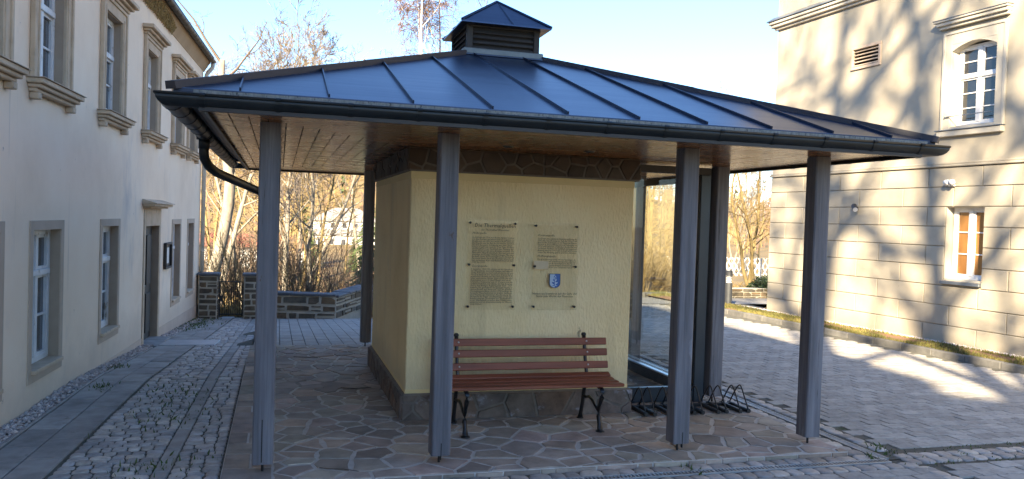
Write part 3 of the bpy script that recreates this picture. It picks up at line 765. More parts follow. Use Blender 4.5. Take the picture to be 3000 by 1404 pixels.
# beams and dark rim round the soffit
m = MB()
for dims in ((SX0-.03, SX1+.03, SY0-.03, SY0), (SX0-.03, SX1+.03, SY1, SY1+.03), (SX0-.03, SX0, SY0, SY1), (SX1, SX1+.03, SY0, SY1)): m.box(*dims, SOF-.022, 2.40)
fas = m.build('fascia', 'beam_wood', PV, True)
m = MB(); m.box(SX0-.004, SX0+.012, SY0+.01, SY1-.01, SOF-.028, SOF-.0225); m.build('fascia_trim', 'cupola_zinc', fas)
m = MB(); m.box(SX1-.012, SX1+.004, SY0+.01, SY1-.01, SOF-.028, SOF-.0225); m.build('fascia_trim', 'cupola_zinc', fas)
# gutters
GX0, GX1, GY0, GY1, GR_, GZ = -.56, 4.66, 5.045, 11.62, .065, 2.37
def gut_profile(r, t, n=9):
    out = [(GR_-r*math.cos(PI*k/n), -r*math.sin(PI*k/n)) for k in range(n+1)]
    inn = [(GR_-(r-t)*math.cos(PI*k/n), -(r-t)*math.sin(PI*k/n)) for k in range(n, -1, -1)]
    return out+inn
def corner_pt(sd, end, o, z):
    k = (sd+end) % 4; x = (GX0-o, GX1+o, GX1+o, GX0-o)[k]; y = (GY0-o, GY0-o, GY1+o, GY1+o)[k]; return (x, y, z)
def gut_pt(sd, t, o, z):
    """t metres along side sd, o outward"""
    if sd == 0: return (GX0+t, GY0-o, z)
    if sd == 1: return (GX1+o, GY0+t, z)
    if sd == 2: return (GX1-t, GY1+o, z)
    return (GX0-o, GY1-t, z)
for sd in range(4):
    m = MB(); pr = gut_profile(GR_, .004); n = len(pr)
    m.add([corner_pt(sd, 0, o, GZ+z) for o, z in pr]+[corner_pt(sd, 1, o, GZ+z) for o, z in pr], [(i, (i+1)%n, n+(i+1)%n, n+i) for i in range(n)])
    m.tube([corner_pt(sd, 0, 2*GR_, GZ+.004), corner_pt(sd, 1, 2*GR_, GZ+.004)], .009, 8)
    g = m.build('gutter', 'gutter_metal', PV, True, smooth=False)
    for p in g.data.polygons: p.use_smooth = True
    Ls = (GX1-GX0) if sd in (0, 2) else (GY1-GY0); k = int(Ls/.41); pr2 = gut_profile(GR_+.004, .003)
    for i in range(k+1):
        t = .12+i*(Ls-.24)/k
        m = MB(); nn = len(pr2)
        m.add([gut_pt(sd, t-.014, o, GZ+z) for o, z in pr2]+[gut_pt(sd, t+.014, o, GZ+z) for o, z in pr2], [(j, (j+1)%nn, nn+(j+1)%nn, nn+j) for j in range(nn)]+[tuple(range(nn)), tuple(reversed(range(nn, 2*nn)))])
        a = [gut_pt(sd, t+q, 2*GR_, GZ+.004) for q in (-.015, .015)]; m.tube(a, .0125, 8)
        m.build('gutter_bracket', 'gutter_metal', g)
# downpipe from the left gutter to the post behind
ox, oy = GX0-GR_, 7.25
path = [(ox, oy, GZ-.05), (ox, oy, 2.20), (ox+.004, oy+.015, 2.155), (ox+.03, oy+.10, 2.10), (ox+.08, oy+.26, 2.055), (-.24, 8.72, 1.945), (-.19, 8.88, 1.92), (-.178, 8.94, 1.87), (-.178, 8.95, 1.78), (-.178, 8.95, -.02)]
m = MB(); m.tube(path, .04, 14); dp = m.build('downpipe', 'gutter_metal', PV, True, smooth=True)
m = MB(); m.tube([(ox, oy, 2.325), (ox, oy, 2.235)], .046, 14); m.build('pipe_socket', 'gutter_metal', dp, smooth=True)
m = MB(); m.tube([(ox, oy, GZ-.03), (ox, oy, GZ-.06), (ox, oy, 2.32)], [.064, .062, .045], 14); m.build('pipe_outlet', 'gutter_metal', dp, smooth=True)
# sheet metal roof
EX0, EX1, EY0, EY1, EZ = -.605, 4.725, 4.985, 11.62, 2.419
TX0, TX1, TY0, TY1, TZ = 1.69, 2.51, 7.80, 8.62, 3.335
E4 = [(EX0, EY0), (EX1, EY0), (EX1, EY1), (EX0, EY1)]; T4 = [(TX0, TY0), (TX1, TY0), (TX1, TY1), (TX0, TY1)]
m = MB(); m.add([(x, y, EZ-.02) for x, y in E4]+[(x, y, TZ-.02) for x, y in T4], [(0,1,5,4),(1,2,6,5),(2,3,7,6),(3,0,4,7),(4,5,6,7)])
m.box(EX0+.004, EX1-.004, EY0+.004, EY0+.02, EZ-.026, EZ-.0015); m.box(EX0+.004, EX0+.02, EY0+.02, EY1-.02, EZ-.026, EZ-.0015); m.box(EX1-.02, EX1-.004, EY0+.02, EY1-.02, EZ-.026, EZ-.0015); m.box(EX0+.004, EX1-.004, EY1-.02, EY1-.004, EZ-.026, EZ-.0015)
roof = m.build('roof', 'roof_seam', PV, True)
def roof_z(sd, x, y):
    if sd == 0: return EZ+(y-EY0)*(TZ-EZ)/(TY0-EY0)
    if sd == 2: return EZ+(EY1-y)*(TZ-EZ)/(EY1-TY1)
    if sd == 3: return EZ+(x-EX0)*(TZ-EZ)/(TX0-EX0)
    return EZ+(EX1-x)*(TZ-EZ)/(EX1-TX1)
for sd in range(4):
    quad = [E4[sd], E4[(sd+1)%4], T4[(sd+1)%4], T4[sd]]; ax = 0 if sd in (0, 2) else 1
    lo_, hi_ = min(q[ax] for q in quad), max(q[ax] for q in quad)
    c = -.241 if ax == 0 else EY0+.30
    cuts = [lo_]
    while c < hi_-.12:
        if c > lo_+.1: cuts.append(c)
        c += .508
    cuts.append(hi_)
    nrm = (1, 0) if ax == 0 else (0, 1)
    for a, b in zip(cuts, cuts[1:]):
        poly = clip(clip(quad, nrm[0], nrm[1], b), -nrm[0], -nrm[1], -a)
        if len(poly) < 3: continue
        n = len(poly); m = MB()
        m.v = [(x, y, roof_z(sd, x, y)) for x, y in poly]+[(x, y, roof_z(sd, x, y)-.006) for x, y in poly]
        m.f = [tuple(range(n)), tuple(reversed(range(n, 2*n)))]+[(i, (i+1)%n, n+(i+1)%n, n+i) for i in range(n)]
        m.build('roof_panel', 'roof_metal', roof)
    for c in cuts[1:-1]:
        far = clip(clip(quad, nrm[0], nrm[1], c+.0005), -nrm[0], -nrm[1], -c+.0005)
        o = 1-ax; a = min(q[o] for q in far); b = max(q[o] for q in far)
        P = ((c, a), (c, b)) if ax == 0 else ((a, c), (b, c)); A, B = [Vector((x, y, roof_z(sd, x, y))) for x, y in P]
        low, top = (A, B) if A.z < B.z else (B, A)
        low = low+(top-low).normalized()*.012
        sdv = Vector((.0055, 0, 0)) if ax == 0 else Vector((0, .0055, 0)); nn = (top-low).cross(sdv).normalized(); nn = nn if nn.z > 0 else -nn
        m = MB(); V = [low-sdv, low+sdv, top+sdv, top-sdv, low-sdv*.8+nn*.020, low+sdv*.8+nn*.020, top+sdv*.8+nn*.022, top-sdv*.8+nn*.022]
        m.add(V, [(0,1,2,3),(4,5,6,7),(0,1,5,4),(1,2,6,5),(2,3,7,6),(3,0,4,7)]); m.build('standing_seam', 'roof_seam', roof)
for k in range(4):
    A = Vector((*E4[k], EZ)); B = Vector((*T4[k], TZ)); d = (B-A).normalized(); sdv = d.cross(Vector((0,0,1))).normalized()*.036; nn = sdv.cross(d).normalized(); nn = nn if nn.z > 0 else -nn
    A = A-d*.015
    m = MB(); V = []
    cut = [(0, .55), (.545, 1)] if k in (0, 1) else [(0, 1)]
    for a, b in cut:
        P, Q = A+(B-A)*a, A+(B-A)*b; up = .034+(.003 if a else 0)
        ring = lambda C: [C-sdv*1.1-nn*.012, C-sdv+nn*up, C+sdv+nn*up, C+sdv*1.1-nn*.012]
        m2 = MB(); m2.add(ring(P)+ring(Q), [(0,1,5,4),(1,2,6,5),(2,3,7,6),(3,0,4,7),(0,1,2,3),(4,5,6,7)]); m2.build('ridge_cap', 'roof_cap', roof)
m = MB(); m.box(SX0-.06, SX1+.06, SY0-.045, SY0-.031, 2.325, 2.405); m.box(SX0-.06, SX0-.045, SY0-.03, SY1, 2.325, 2.405); m.box(SX1+.045, SX1+.06, SY0-.03, SY1, 2.325, 2.405)
m.build('eaves_flashing', 'fascia_flashing', roof)
# louvred cupola on the roof
m = MB(); m.box(TX0+.06, TX1-.06, TY0+.06, TY1-.06, 3.2, 3.64); cup = m.build('cupola', 'channel_dark', PV, True)
m = MB(); m.bbox(TX0, TX1, TY0, TY1, 3.26, 3.405, .006); m.build('cupola_base', 'cupola_zinc', cup)
m = MB(); m.bbox(TX0-.03, TX1+.03, TY0-.035, TY1+.03, 3.328, 3.345, .003); m.build('base_flashing', 'roof_seam', cup)
for x in (TX0+.035, TX1-.095):
    for y in (TY0+.03, TY1-.09): bxo('corner_post', 'cupola_wood', (x, x+.06, y, y+.06, 3.405, 3.625), cup)
for i in range(4):
    z = 3.425+i*.052
    for sd, (a, b) in enumerate(((TX0+.10, TX1-.10), (TX0+.10, TX1-.10), (TY0+.095, TY1-.095), (TY0+.095, TY1-.095))):
        L_ = b-a; c_ = (a+b)/2
        if sd == 0: T = Matrix.Translation((c_, TY0+.055, z))
        elif sd == 1: T = Matrix.Translation((c_, TY1-.055, z)) @ Matrix.Rotation(PI, 4, 'Z')
        elif sd == 2: T = Matrix.Translation((TX0+.06, c_, z)) @ Matrix.Rotation(-PI/2, 4, 'Z')
        else: T = Matrix.Translation((TX1-.06, c_, z)) @ Matrix.Rotation(PI/2, 4, 'Z')
        m = MB(); m.bbox(-L_/2, L_/2, -.032, .032, -.006, .006, .002, T @ Matrix.Rotation(rad(38), 4, 'X')); m.build('louvre_slat', 'cupola_wood', cup)
m = MB(); m.box(TX0+.03, TX1-.03, TY0+.025, TY1-.025, 3.618, 3.66); m.build('cupola_beam', 'cupola_wood', cup)
A4 = [(1.645, 7.715), (2.562, 7.715), (2.562, 8.68), (1.645, 8.68)]; ap = (2.112, 8.2, 3.985); m = MB(); m.add([(x, y, 3.632) for x, y in A4]+[(x, y, 3.647) for x, y in A4]+[ap], [(3,2,1,0),(0,1,5,4),(1,2,6,5),(2,3,7,6),(3,0,4,7),(4,5,8),(5,6,8),(6,7,8),(7,4,8)])
cr = m.build('cupola_roof', 'roof_metal', cup)
for k in range(4):
    A = Vector((*A4[k], 3.65)); B = Vector(ap); m = MB(); m.tube([A, B], [.016, .014], 4); m.build('cupola_hip', 'roof_seam', cup)
    C = (A+Vector((*A4[(k+1)%4], 3.65)))/2; C = C+(Vector((*A4[(k+1)%4], 3.65))-A)*.06; m = MB(); m.tube([C, B+(C-B)*.12], .008, 4); m.build('cupola_seam', 'roof_seam', cup)
# glazed entrance on the right of the core
VX0, VX1, VY0, VY1 = 3.125, 4.035, 7.06, 9.2
ent = bxo('entrance_frame', 'frame_metal', (3.93, VX1, VY0, VY0+.10, 0, 2.22), PV, True)
def entf(name, mat, dims): return bxo(name, mat, dims, ent, False, .003)
entf('frame_post', 'frame_metal', (VX0-.002, VX0+.065, VY0+.002, VY0+.08, 0, 2.22)); entf('frame_post', 'frame_metal', (VX1-.07, VX1, VY1-.07, VY1, 0, 2.22)); entf('frame_post', 'frame_metal', (VX0, VX0+.06, VY1-.07, VY1, 0, 2.22))
entf('bottom_rail', 'frame_metal', (VX0+.067, 3.928, VY0+.012, VY0+.07, .012, .155)); entf('bottom_rail', 'frame_metal', (VX1-.06, VX1-.01, VY0+.102, VY1-.072, .012, .15)); entf('bottom_rail', 'frame_metal', (VX0+.062, VX1-.072, VY1-.06, VY1-.01, .012, .10))
entf('inner_sill', 'alu_sill', (VX1-.11, VX1-.062, VY0+.11, VY1-.075, .142, .160))
entf('top_rail', 'beam_wood', (VX0-.002, VX1, VY0+.002, VY0+.09, 2.222, 2.29)); entf('top_rail', 'beam_wood', (VX1-.07, VX1, VY0+.092, VY1-.072, 2.16, 2.22)); entf('top_rail', 'beam_wood', (VX0, VX1, VY1-.07, VY1, 2.222, 2.28))
for nm, dims in (('pane', (VX0+.066, 3.929, VY0+.035, VY0+.041, .156, 2.221)), ('pane', (VX1-.038, VX1-.032, VY0+.101, VY1-.071, .151, 2.159)), ('pane', (VX0+.061, VX1-.071, VY1-.038, VY1-.032, .101, 2.221))):
    m = MB(); x0, x1, y0, y1, z0, z1 = dims
    if x1-x0 > y1-y0: m.add([(x0, y0, z0), (x1, y0, z0), (x1, y0, z1), (x0, y0, z1)], [(0,1,2,3)])
    else: m.add([(x0, y0, z0), (x0, y1, z0), (x0, y1, z1), (x0, y0, z1)], [(0,1,2,3)])
    m.build(nm, 'clear_glass' if x1-x0 > y1-y0 else 'side_glass', ent, False)
m = MB(); m.add([(VX0+.066, VY0+.05, .156), (VX0+.15, VY0+.05, .156), (VX0+.15, VY0+.05, 2.22), (VX0+.066, VY0+.05, 2.22)], [(0,1,2,3)]); m.build('glazing_edge', 'clear_glass', ent)

m = MB(); m.bbox(CX1+.001, CX1+.022, VY0+.12, VY1-.1, .23, 2.1, .003); m.build('reflection_darkener', 'frame_metal', ent)  # unseen dark sheet added so the side glass reflects less yellow wall
m = MB(); m.bbox(CX1+.0225, CX1+.028, VY0+.3, VY1-.3, .4, 1.95, .002); m.build('reflection_darkener_panel', 'dark_wood', ent)  # second layer of the added dark sheet
# ------------------------------------------------------------------ bench
BN = empty('park_bench', (2.0, 6.4, 0), 0, 'red-brown slatted bench with black cast iron legs before the yellow wall', 'bench')
BX0, BX1 = 1.275, 2.785
def slat(name, y, z, w, t, ang):
    m = MB(); m.bbox(BX0, BX1, -w/2, w/2, -t/2, t/2, .006, Matrix.Translation((0, y, z)) @ Matrix.Rotation(ang, 4, 'X')); return m.build(name, 'bench_wood', BN, True)
backs = [slat('back_slat', 6.585, .685, .062, .024, rad(80)), slat('back_slat', 6.556, .595, .062, .024, rad(78)), slat('back_slat', 6.527, .490, .062, .024, rad(75))]
seats = [slat('seat_slat', 6.475, .412, .062, .026, rad(22)), slat('seat_slat', 6.395, .388, .068, .026, rad(6)), slat('seat_slat', 6.30, .383, .078, .026, rad(0)), slat('seat_slat', 6.195, .380, .085, .028, rad(-4))]
for lx in (1.445, 2.585):
    m = MB()
    m.tube([(lx, 6.612, .735), (lx, 6.60, .70), (lx, 6.57, .58), (lx, 6.535, .47), (lx, 6.50, .405), (lx, 6.53, .34), (lx, 6.565, .25), (lx, 6.585, .15), (lx, 6.62, .05), (lx, 6.63, .005)], [.017, .016, .015, .015, .017, .016, .017, .016, .017, .026], 10)
    m.lathe([(.012, 0), (.022, .008), (.022, .022), (.012, .032)], (lx, 6.615, .728), 10)
    m.tube([(lx, 6.50, .385), (lx, 6.40, .362), (lx, 6.28, .358), (lx, 6.17, .358)], [.014, .013, .013, .016], 8)
    m.tube([(lx, 6.17, .36), (lx, 6.145, .335), (lx, 6.15, .29), (lx, 6.185, .235), (lx, 6.215, .18), (lx, 6.21, .12), (lx, 6.185, .06), (lx, 6.17, .02), (lx, 6.168, .004)], [.016, .019, .018, .016, .017, .019, .018, .024, .038], 12)
    m.tube([(lx, 6.575, .21), (lx, 6.50, .215), (lx, 6.43, .235), (lx, 6.36, .22), (lx, 6.29, .185), (lx, 6.215, .165)], [.013, .012, .014, .013, .012, .014], 8)
    m.lathe([(.038, 0), (.036, .008), (.022, .016)], (lx, 6.168, 0), 14); m.lathe([(.032, 0), (.030, .008), (.018, .016)], (lx, 6.632, 0), 14)
    m.build('leg', 'cast_iron', BN, True, smooth=True)
    for b, (y, z, a) in zip(backs, ((6.585, .685, 80), (6.556, .595, 78), (6.527, .490, 75))):
        m = MB(); m.lathe([(.0085, 0), (.0085, .002), (.006, .005), (.001, .006)], (0, 0, 0), 10, Matrix.Translation((lx+.012, y-.0125, z+.004)) @ Matrix.Rotation(rad(80), 4, 'X')); m.build('bolt', 'bolt_metal', b, smooth=True)

# ------------------------------------------------------------------ bicycle rack
BR = empty('bicycle_rack', (3.75, 6.75, 0), 0, 'low black bicycle rack with paired wire hoops under the pavilion roof', 'bicycle rack')
bxo('cross_bar', 'rack_metal', (3.19, 4.27, 6.865, 6.895, .004, .034), BR, True)
for cx in (3.235, 3.475, 3.715, 3.96, 4.19):
    for dx in (-.043, .043):
        x = cx+dx
        m = MB(); m.tube([(x, 6.56, .022), (x, 6.92, .022)], .019, 10); rl = m.build('wheel_rail', 'rack_metal', BR, True)
        pts = [(x, 6.575, .03), (x, 6.63, .11), (x, 6.69, .195), (x, 6.715, .222), (x, 6.735, .230), (x, 6.755, .222), (x, 6.785, .195), (x, 6.85, .11), (x, 6.905, .03)]
        m = MB(); m.tube(pts, .0065, 8); m.build('hoop', 'rack_metal', rl, smooth=True)

# ------------------------------------------------------------------ information panels with their print
def text_obj(name, lines, x, z, size, lead, y, parent, width=None, center=False, mat='lettering', shear=.18):
    verts = []; faces = []
    for i, t in enumerate(lines):
        cu = bpy.data.curves.new('t', 'FONT'); cu.body = t; cu.size = size; cu.shear = shear; cu.resolution_u = 1; cu.fill_mode = 'FRONT'
        if center: cu.align_x = 'CENTER'
        ob = bpy.data.objects.new('t', cu); COL.objects.link(ob); bpy.context.view_layer.update()
        me = bpy.data.meshes.new_from_object(ob.evaluated_get(bpy.context.evaluated_depsgraph_get()))
        bpy.data.objects.remove(ob); bpy.data.curves.remove(cu)
        xsx = [v.co.x for v in me.vertices] or [0, 1]; sc_ = 1
        if width and max(xsx) > width: sc_ = width/max(xsx)
        o = len(verts); verts += [(x+v.co.x*sc_, y, z-i*lead+v.co.y) for v in me.vertices]; faces += [tuple(k+o for k in p.vertices) for p in me.polygons]
        bpy.data.meshes.remove(me)
    m = MB(); m.v = verts; m.f = faces
    return tag(m.build(name, mat, parent, True, fast=True), kind='stuff')
def panel(x0, x1, z0, z1, label):
    P = empty('information_panel', ((x0+x1)/2, 6.76, z0), 0, label, 'sign')
    m = MB(); m.bbox(x0, x1, 6.737, 6.741, z0, z1, .0008); m.build('acrylic_sheet', 'acrylic', P, True)
    for z in (z0+.025, (z0+z1)/2, z1-.025):
        for x in (x0+.02, x1-.02):
            m = MB(); m.lathe([(.007, 0), (.007, .036), (.011, .036), (.011, .044), (.004, .047)], (0, 0, 0), 10, Matrix.Translation((x, 6.777, z)) @ Matrix.Rotation(PI/2, 4, 'X')); m.build('standoff', 'cast_iron', P, True)
    return P
A_ = ['Sie befindet sich 25 m von diesem Standort entfernt', 'vor dem Kurhaus und wurde nach der Legende von', 'Bergleuten um 1501 bei einem Schurf entdeckt.', 'Eine Kapelle und das Bad des Job wurden errichtet.', 'Sie tritt bei guter Schüttung aus dem Gneis', 'heraus im Jahr mit rund 26 °C zu Tage. Kurfürst', 'und Bergherr von Genf ließ eine Fassung der', 'Quelle bauen und ein erstes Badehaus errichten. Die', 'Mineralien Hauptbestandteile Natrium und sind', 'Grundlage der heutigen Heilanwendungen. Man nutzt', 'für dieses Quelle das Druckverfahren. Die Hiobsquelle', 'Die Quelle wurde durch den Thermalbrunnen bis auf', 'den modernen Kur- und Bäderbetrieb im Jahr', '1907 bis 1910.']
B_ = ['In den Jahren 1928-1933 erfolgten auf der Gemarkung', 'des Wiesenbades weitere Bohrungen nach warmer', 'Quelle. Bohrungen an dieser Stelle wurden bis auf eine', 'von 25 m abgeteuft. Der erschlossene Brunnen liefert', 'artesischen Austritt und mit ansteigender Tiefe', 'höher temperiertes Wasser. Diese Quelle mit einer', 'Ergiebigkeit von 3,5 Liter/Minute und einer', 'konstanten Temperatur von 26 °C speist auch das', 'medizinische Becken und Gebäude der Stadt Annaberg.', 'Georg dem Bärtigen, Regierungszeit 1500 - 1539,', 'benannt. Die geologische der günstige Prägung in', 'diesem Bereich und deren seit 1933 der genannte', 'Thermalwasseraufstieg. Im Jahr 1998 bestätigt das', 'Sächsische Wasserheilzentrum die Qualität. Heilwasser', 'und Therme als staatlicher Anerkennung die', 'Heilquelle für Trink- und Badekuren sowie zur', 'Bewässerung im Thermalbad des Thermalbades.', 'In der Wandelhalle ist neben dem Trinkbrunnen', 'abgebildet auch die Zusammensetzung des Wassers', 'ausgewiesen.']
C_ = ['Zur Erweiterung ergänzender Heilwasserquellen wurden', '1992 eine neue Bohrung zur Tiefe bis 110 m Teufe', 'gebohrt. Mit der Endtiefe von 110 Metern der Brunnen', 'mit rund ca. 30 Liter/Minute mit einer Temperatur von', '27 °C und Schichten erschlossen, bestes Heil und', 'der besten Prädikate. z.B. natürlich und angenehm', 'Bohrung zwischen 110 m und noch auf der Bohrung', 'sowie die Nutzung geben und des weiteren.']
D_ = ['Die dritte Bohrung wurde 1997 bei Kuranlagen die', 'Quelle fündig zur erteuft und wurden aufgrund', 'ihrer Schüttung mehr als tiefe beträgt 210 m. Ihre Mineral-', 'bestandteile der Zusammensetzung und weiterer Wasser', 'der Georgsquelle bei einer Temperatur von 26 °C.']
P1 = panel(1.545, 1.985, .945, 1.715, 'left clear acrylic panel headed Die Thermalquellen on the yellow wall')
ty = 6.7355
text_obj('lettering', ['Die Thermalquellen'], 1.785, 1.655, .046, 0, ty, P1, center=True); text_obj('lettering', ['des Thermalbad Wiesenbad'], 1.785, 1.625, .022, 0, ty, P1, center=True)
text_obj('lettering', ['Hiobsquelle'], 1.585, 1.595, .026, 0, ty, P1); text_obj('lettering', A_, 1.585, 1.560, .0205, .0165, ty, P1, .375)
text_obj('lettering', ['Georgsquelle'], 1.585, 1.312, .026, 0, ty, P1); text_obj('lettering', B_, 1.58, 1.287, .0205, .0158, ty, P1, .375)
P2 = panel(2.135, 2.555, .945, 1.705, 'right clear acrylic panel with blue and white coat of arms on the yellow wall')
text_obj('lettering', ['Friedensquelle'], 2.175, 1.590, .026, 0, ty, P2); text_obj('lettering', C_, 2.175, 1.562, .0205, .0172, ty, P2, .365)
text_obj('lettering', ['Hoffnungsquelle'], 2.175, 1.408, .026, 0, ty, P2); text_obj('lettering', D_, 2.175, 1.380, .0205, .0172, ty, P2, .355)
text_obj('lettering', ['Nutzen und bewahren wir die Gabe der', 'Natur zum Wohle der Menschen'], 2.345, 1.078, .0255, .024, ty, P2, center=True)
m = MB(); m.bbox(2.147, 2.277, 6.7352, 6.7362, 1.300, 1.372, .0003); m.build('paper_sticker', 'sticker', P2, True)
# coat of arms: split shield with a two-bowl fountain in counter colours
sx, sz = 2.342, 1.20
def shield(wd, top, bot, n=10):
    pts = [(-wd, top), (wd, top), (wd, bot+.042)]
    pts += [(wd*math.cos(a), bot+.042-.042*math.sin(a)) for a in [PI/2*k/n for k in range(1, n+1)]]
    return pts+[(-x, z) for x, z in reversed(pts[2:-1])]
Tsh = Matrix.Translation((sx, 6.735, sz)) @ Matrix.Rotation(PI/2, 4, 'X')
m = MB(); m.prism(shield(.051, .062, -.064), -.001, .003, 0, Tsh); shd = m.build('coat_of_arms', 'coat_rim', P2, True)
full = shield(.0465, .0575, -.0595)
left = clip(full, 1, 0, 0); right = clip(full, -1, 0, 0)
m = MB(); m.prism(left, .0032, .0042, 0, Tsh); m.build('shield_half', 'coat_pale', shd)
m = MB(); m.prism(right, .0032, .0042, 0, Tsh); m.build('shield_half', 'coat_blue', shd)
fount = [[(0, .045), (.008, .044), (.011, .036), (.011, .012), (.007, .012), (.007, .034), (0, .036)], [(0, .012), (.020, .012), (.016, .003), (.008, -.003), (0, -.004)], [(0, -.004), (.006, -.004), (.006, -.012), (0, -.012)], [(0, -.012), (.028, -.012), (.024, -.022), (.012, -.030), (0, -.031)], [(0, -.031), (.008, -.031), (.009, -.038), (.022, -.041), (.022, -.045), (0, -.045)]]
mR = MB(); mL = MB()
for q in fount:
    mR.prism(q, .0043, .0050, 0, Tsh); mL.prism([(-x, z) for x, z in q], .0043, .0050, 0, Tsh)
mR.build('fountain_half', 'coat_pale', shd); mL.build('fountain_half', 'coat_blue', shd)

# ------------------------------------------------------------------ facade helpers (local frame: x out of the wall, y along it, z up)
def facade(y0, y1, z0, z1, openings, depth):
    m = MB(); Ys = sorted({y0, y1, *[o[0] for o in openings], *[o[1] for o in openings]}); Zs = sorted({z0, z1, *[o[2] for o in openings], *[o[3] for o in openings]})
    for a, b in zip(Ys, Ys[1:]):
        for c, d in zip(Zs, Zs[1:]):
            if any(o[0] <= (a+b)/2 <= o[1] and o[2] <= (c+d)/2 <= o[3] for o in openings): continue
            m.add([(0,a,c),(0,b,c),(0,b,d),(0,a,d)], [(0,1,2,3)])
    return m
def reveal(parent, o, depth, mat):
    a, b, c, d = o; m = MB()
    m.add([(0,a,c),(0,b,c),(0,b,d),(0,a,d),(-depth,a,c),(-depth,b,c),(-depth,b,d),(-depth,a,d)], [(0,4,5,1),(1,5,6,2),(2,6,7,3),(3,7,4,0)])
    return m.build('reveal', mat, parent)
def window(parent, o, x, cols, rows, mat, pane_mat, fr=.045, transom=None, bar=.022):
    """frame (part) with panes and glazing bars (sub-parts); rows: list of row counts below and above the transom"""
    a, b, c, d = o; m = MB(); t = .05
    m.bbox(x-t, x, a, a+fr, c, d, .004); m.bbox(x-t, x, b-fr, b, c, d, .004); m.bbox(x-t+.001, x-.001, a+fr, b-fr, c, c+fr*1.1, .004); m.bbox(x-t+.001, x-.001, a+fr, b-fr, d-fr, d, .004)
    w = m.build('window', mat, parent)
    bands = [(c+fr*1.1, d-fr, rows[0])]
    if transom:
        bxo('transom', mat, (x-t, x+.018, a+fr, b-fr, transom-.03, transom+.022), w); bands = [(c+fr*1.1, transom-.03, rows[0]), (transom+.022, d-fr, rows[1])]
    cw = (b-a-2*fr)/cols
    for k in range(1, cols): bxo('mullion', mat, (x-t+.006, x+.006, a+fr+k*cw-.032, a+fr+k*cw+.032, c+fr*1.1, (transom-.03) if transom else d-fr), w)
    if transom:
        for k in range(1, cols): bxo('mullion', mat, (x-t+.006, x+.006, a+fr+k*cw-.032, a+fr+k*cw+.032, transom+.022, d-fr), w)
    for (z0, z1, n) in bands:
        hh = (z1-z0)/n
        for k in range(cols):
            p0, p1 = a+fr+k*cw+(.032 if k else .0), a+fr+(k+1)*cw-(.032 if k < cols-1 else .0)
            m = MB(); st = .026
            m.box(x-.04, x-.008, p0, p0+st, z0, z1); m.box(x-.04, x-.008, p1-st, p1, z0, z1); m.box(x-.04, x-.009, p0+st, p1-st, z0, z0+st); m.box(x-.04, x-.009, p0+st, p1-st, z1-st, z1); m.build('casement', mat, w)
            for r in range(n):
                q0, q1 = z0+r*hh, z0+(r+1)*hh
                if r: bxo('glazing_bar', mat, (x-.038, x-.012, p0+st, p1-st, q0-bar/2, q0+bar/2), w, False, .003)
                m = MB(); m.add([(x-.03, p0+st*.5, q0), (x-.03, p1-st*.5, q0), (x-.03, p1-st*.5, q1), (x-.03, p0+st*.5, q1)], [(0,1,2,3)]); m.build('pane', pane_mat, w)
    return w

# ------------------------------------------------------------------ the pink house on the left
LH = empty('pink_house', L0, -HOUSE_ANG, 'long two-storey pale pink house with weathered window surrounds', 'house')
UP = [(-.87, -.15), (.66, 1.38), (2.80, 3.54), (4.97, 5.68), (7.10, 7.80), (8.63, 9.33)]
LO = [(-.82, -.08), (.65, 1.40), (2.87, 3.60), (7.27, 7.98), (8.82, 9.47)]
ops = [(a, b, 2.77, 3.90) for a, b in UP]+[(a, b, .30, 1.50) for a, b in LO[:3]]+[(a, b, .22, 1.47) for a, b in LO[3:]]
DOOR = (5.14, 6.10, -.22, 1.47)
m = facade(-6, 10.3, -.8, 4.70, ops+[DOOR], .25)
m.box(-7.0, -.55, -6, 10.28, -.8, 4.69)
m.add([(0,10.3,-.8),(-7,10.3,-.8),(-7,10.3,4.7),(-3.5,10.3,7.8),(0,10.3,4.7)], [(0,1,2,3,4)])
m.build('wall', 'house_plaster', LH)
m = MB(); m.prism([(-6, -.8), (10.3, -.8), (10.3, -.165), (6.12, -.10), (6.12, -.6), (5.12, -.6), (5.12, -.08), (-6, .04)], 0, .007, 0, Matrix(((0,0,1,0),(1,0,0,0),(0,1,0,0),(0,0,0,1)))); m.build('plinth', 'house_plinth', LH)
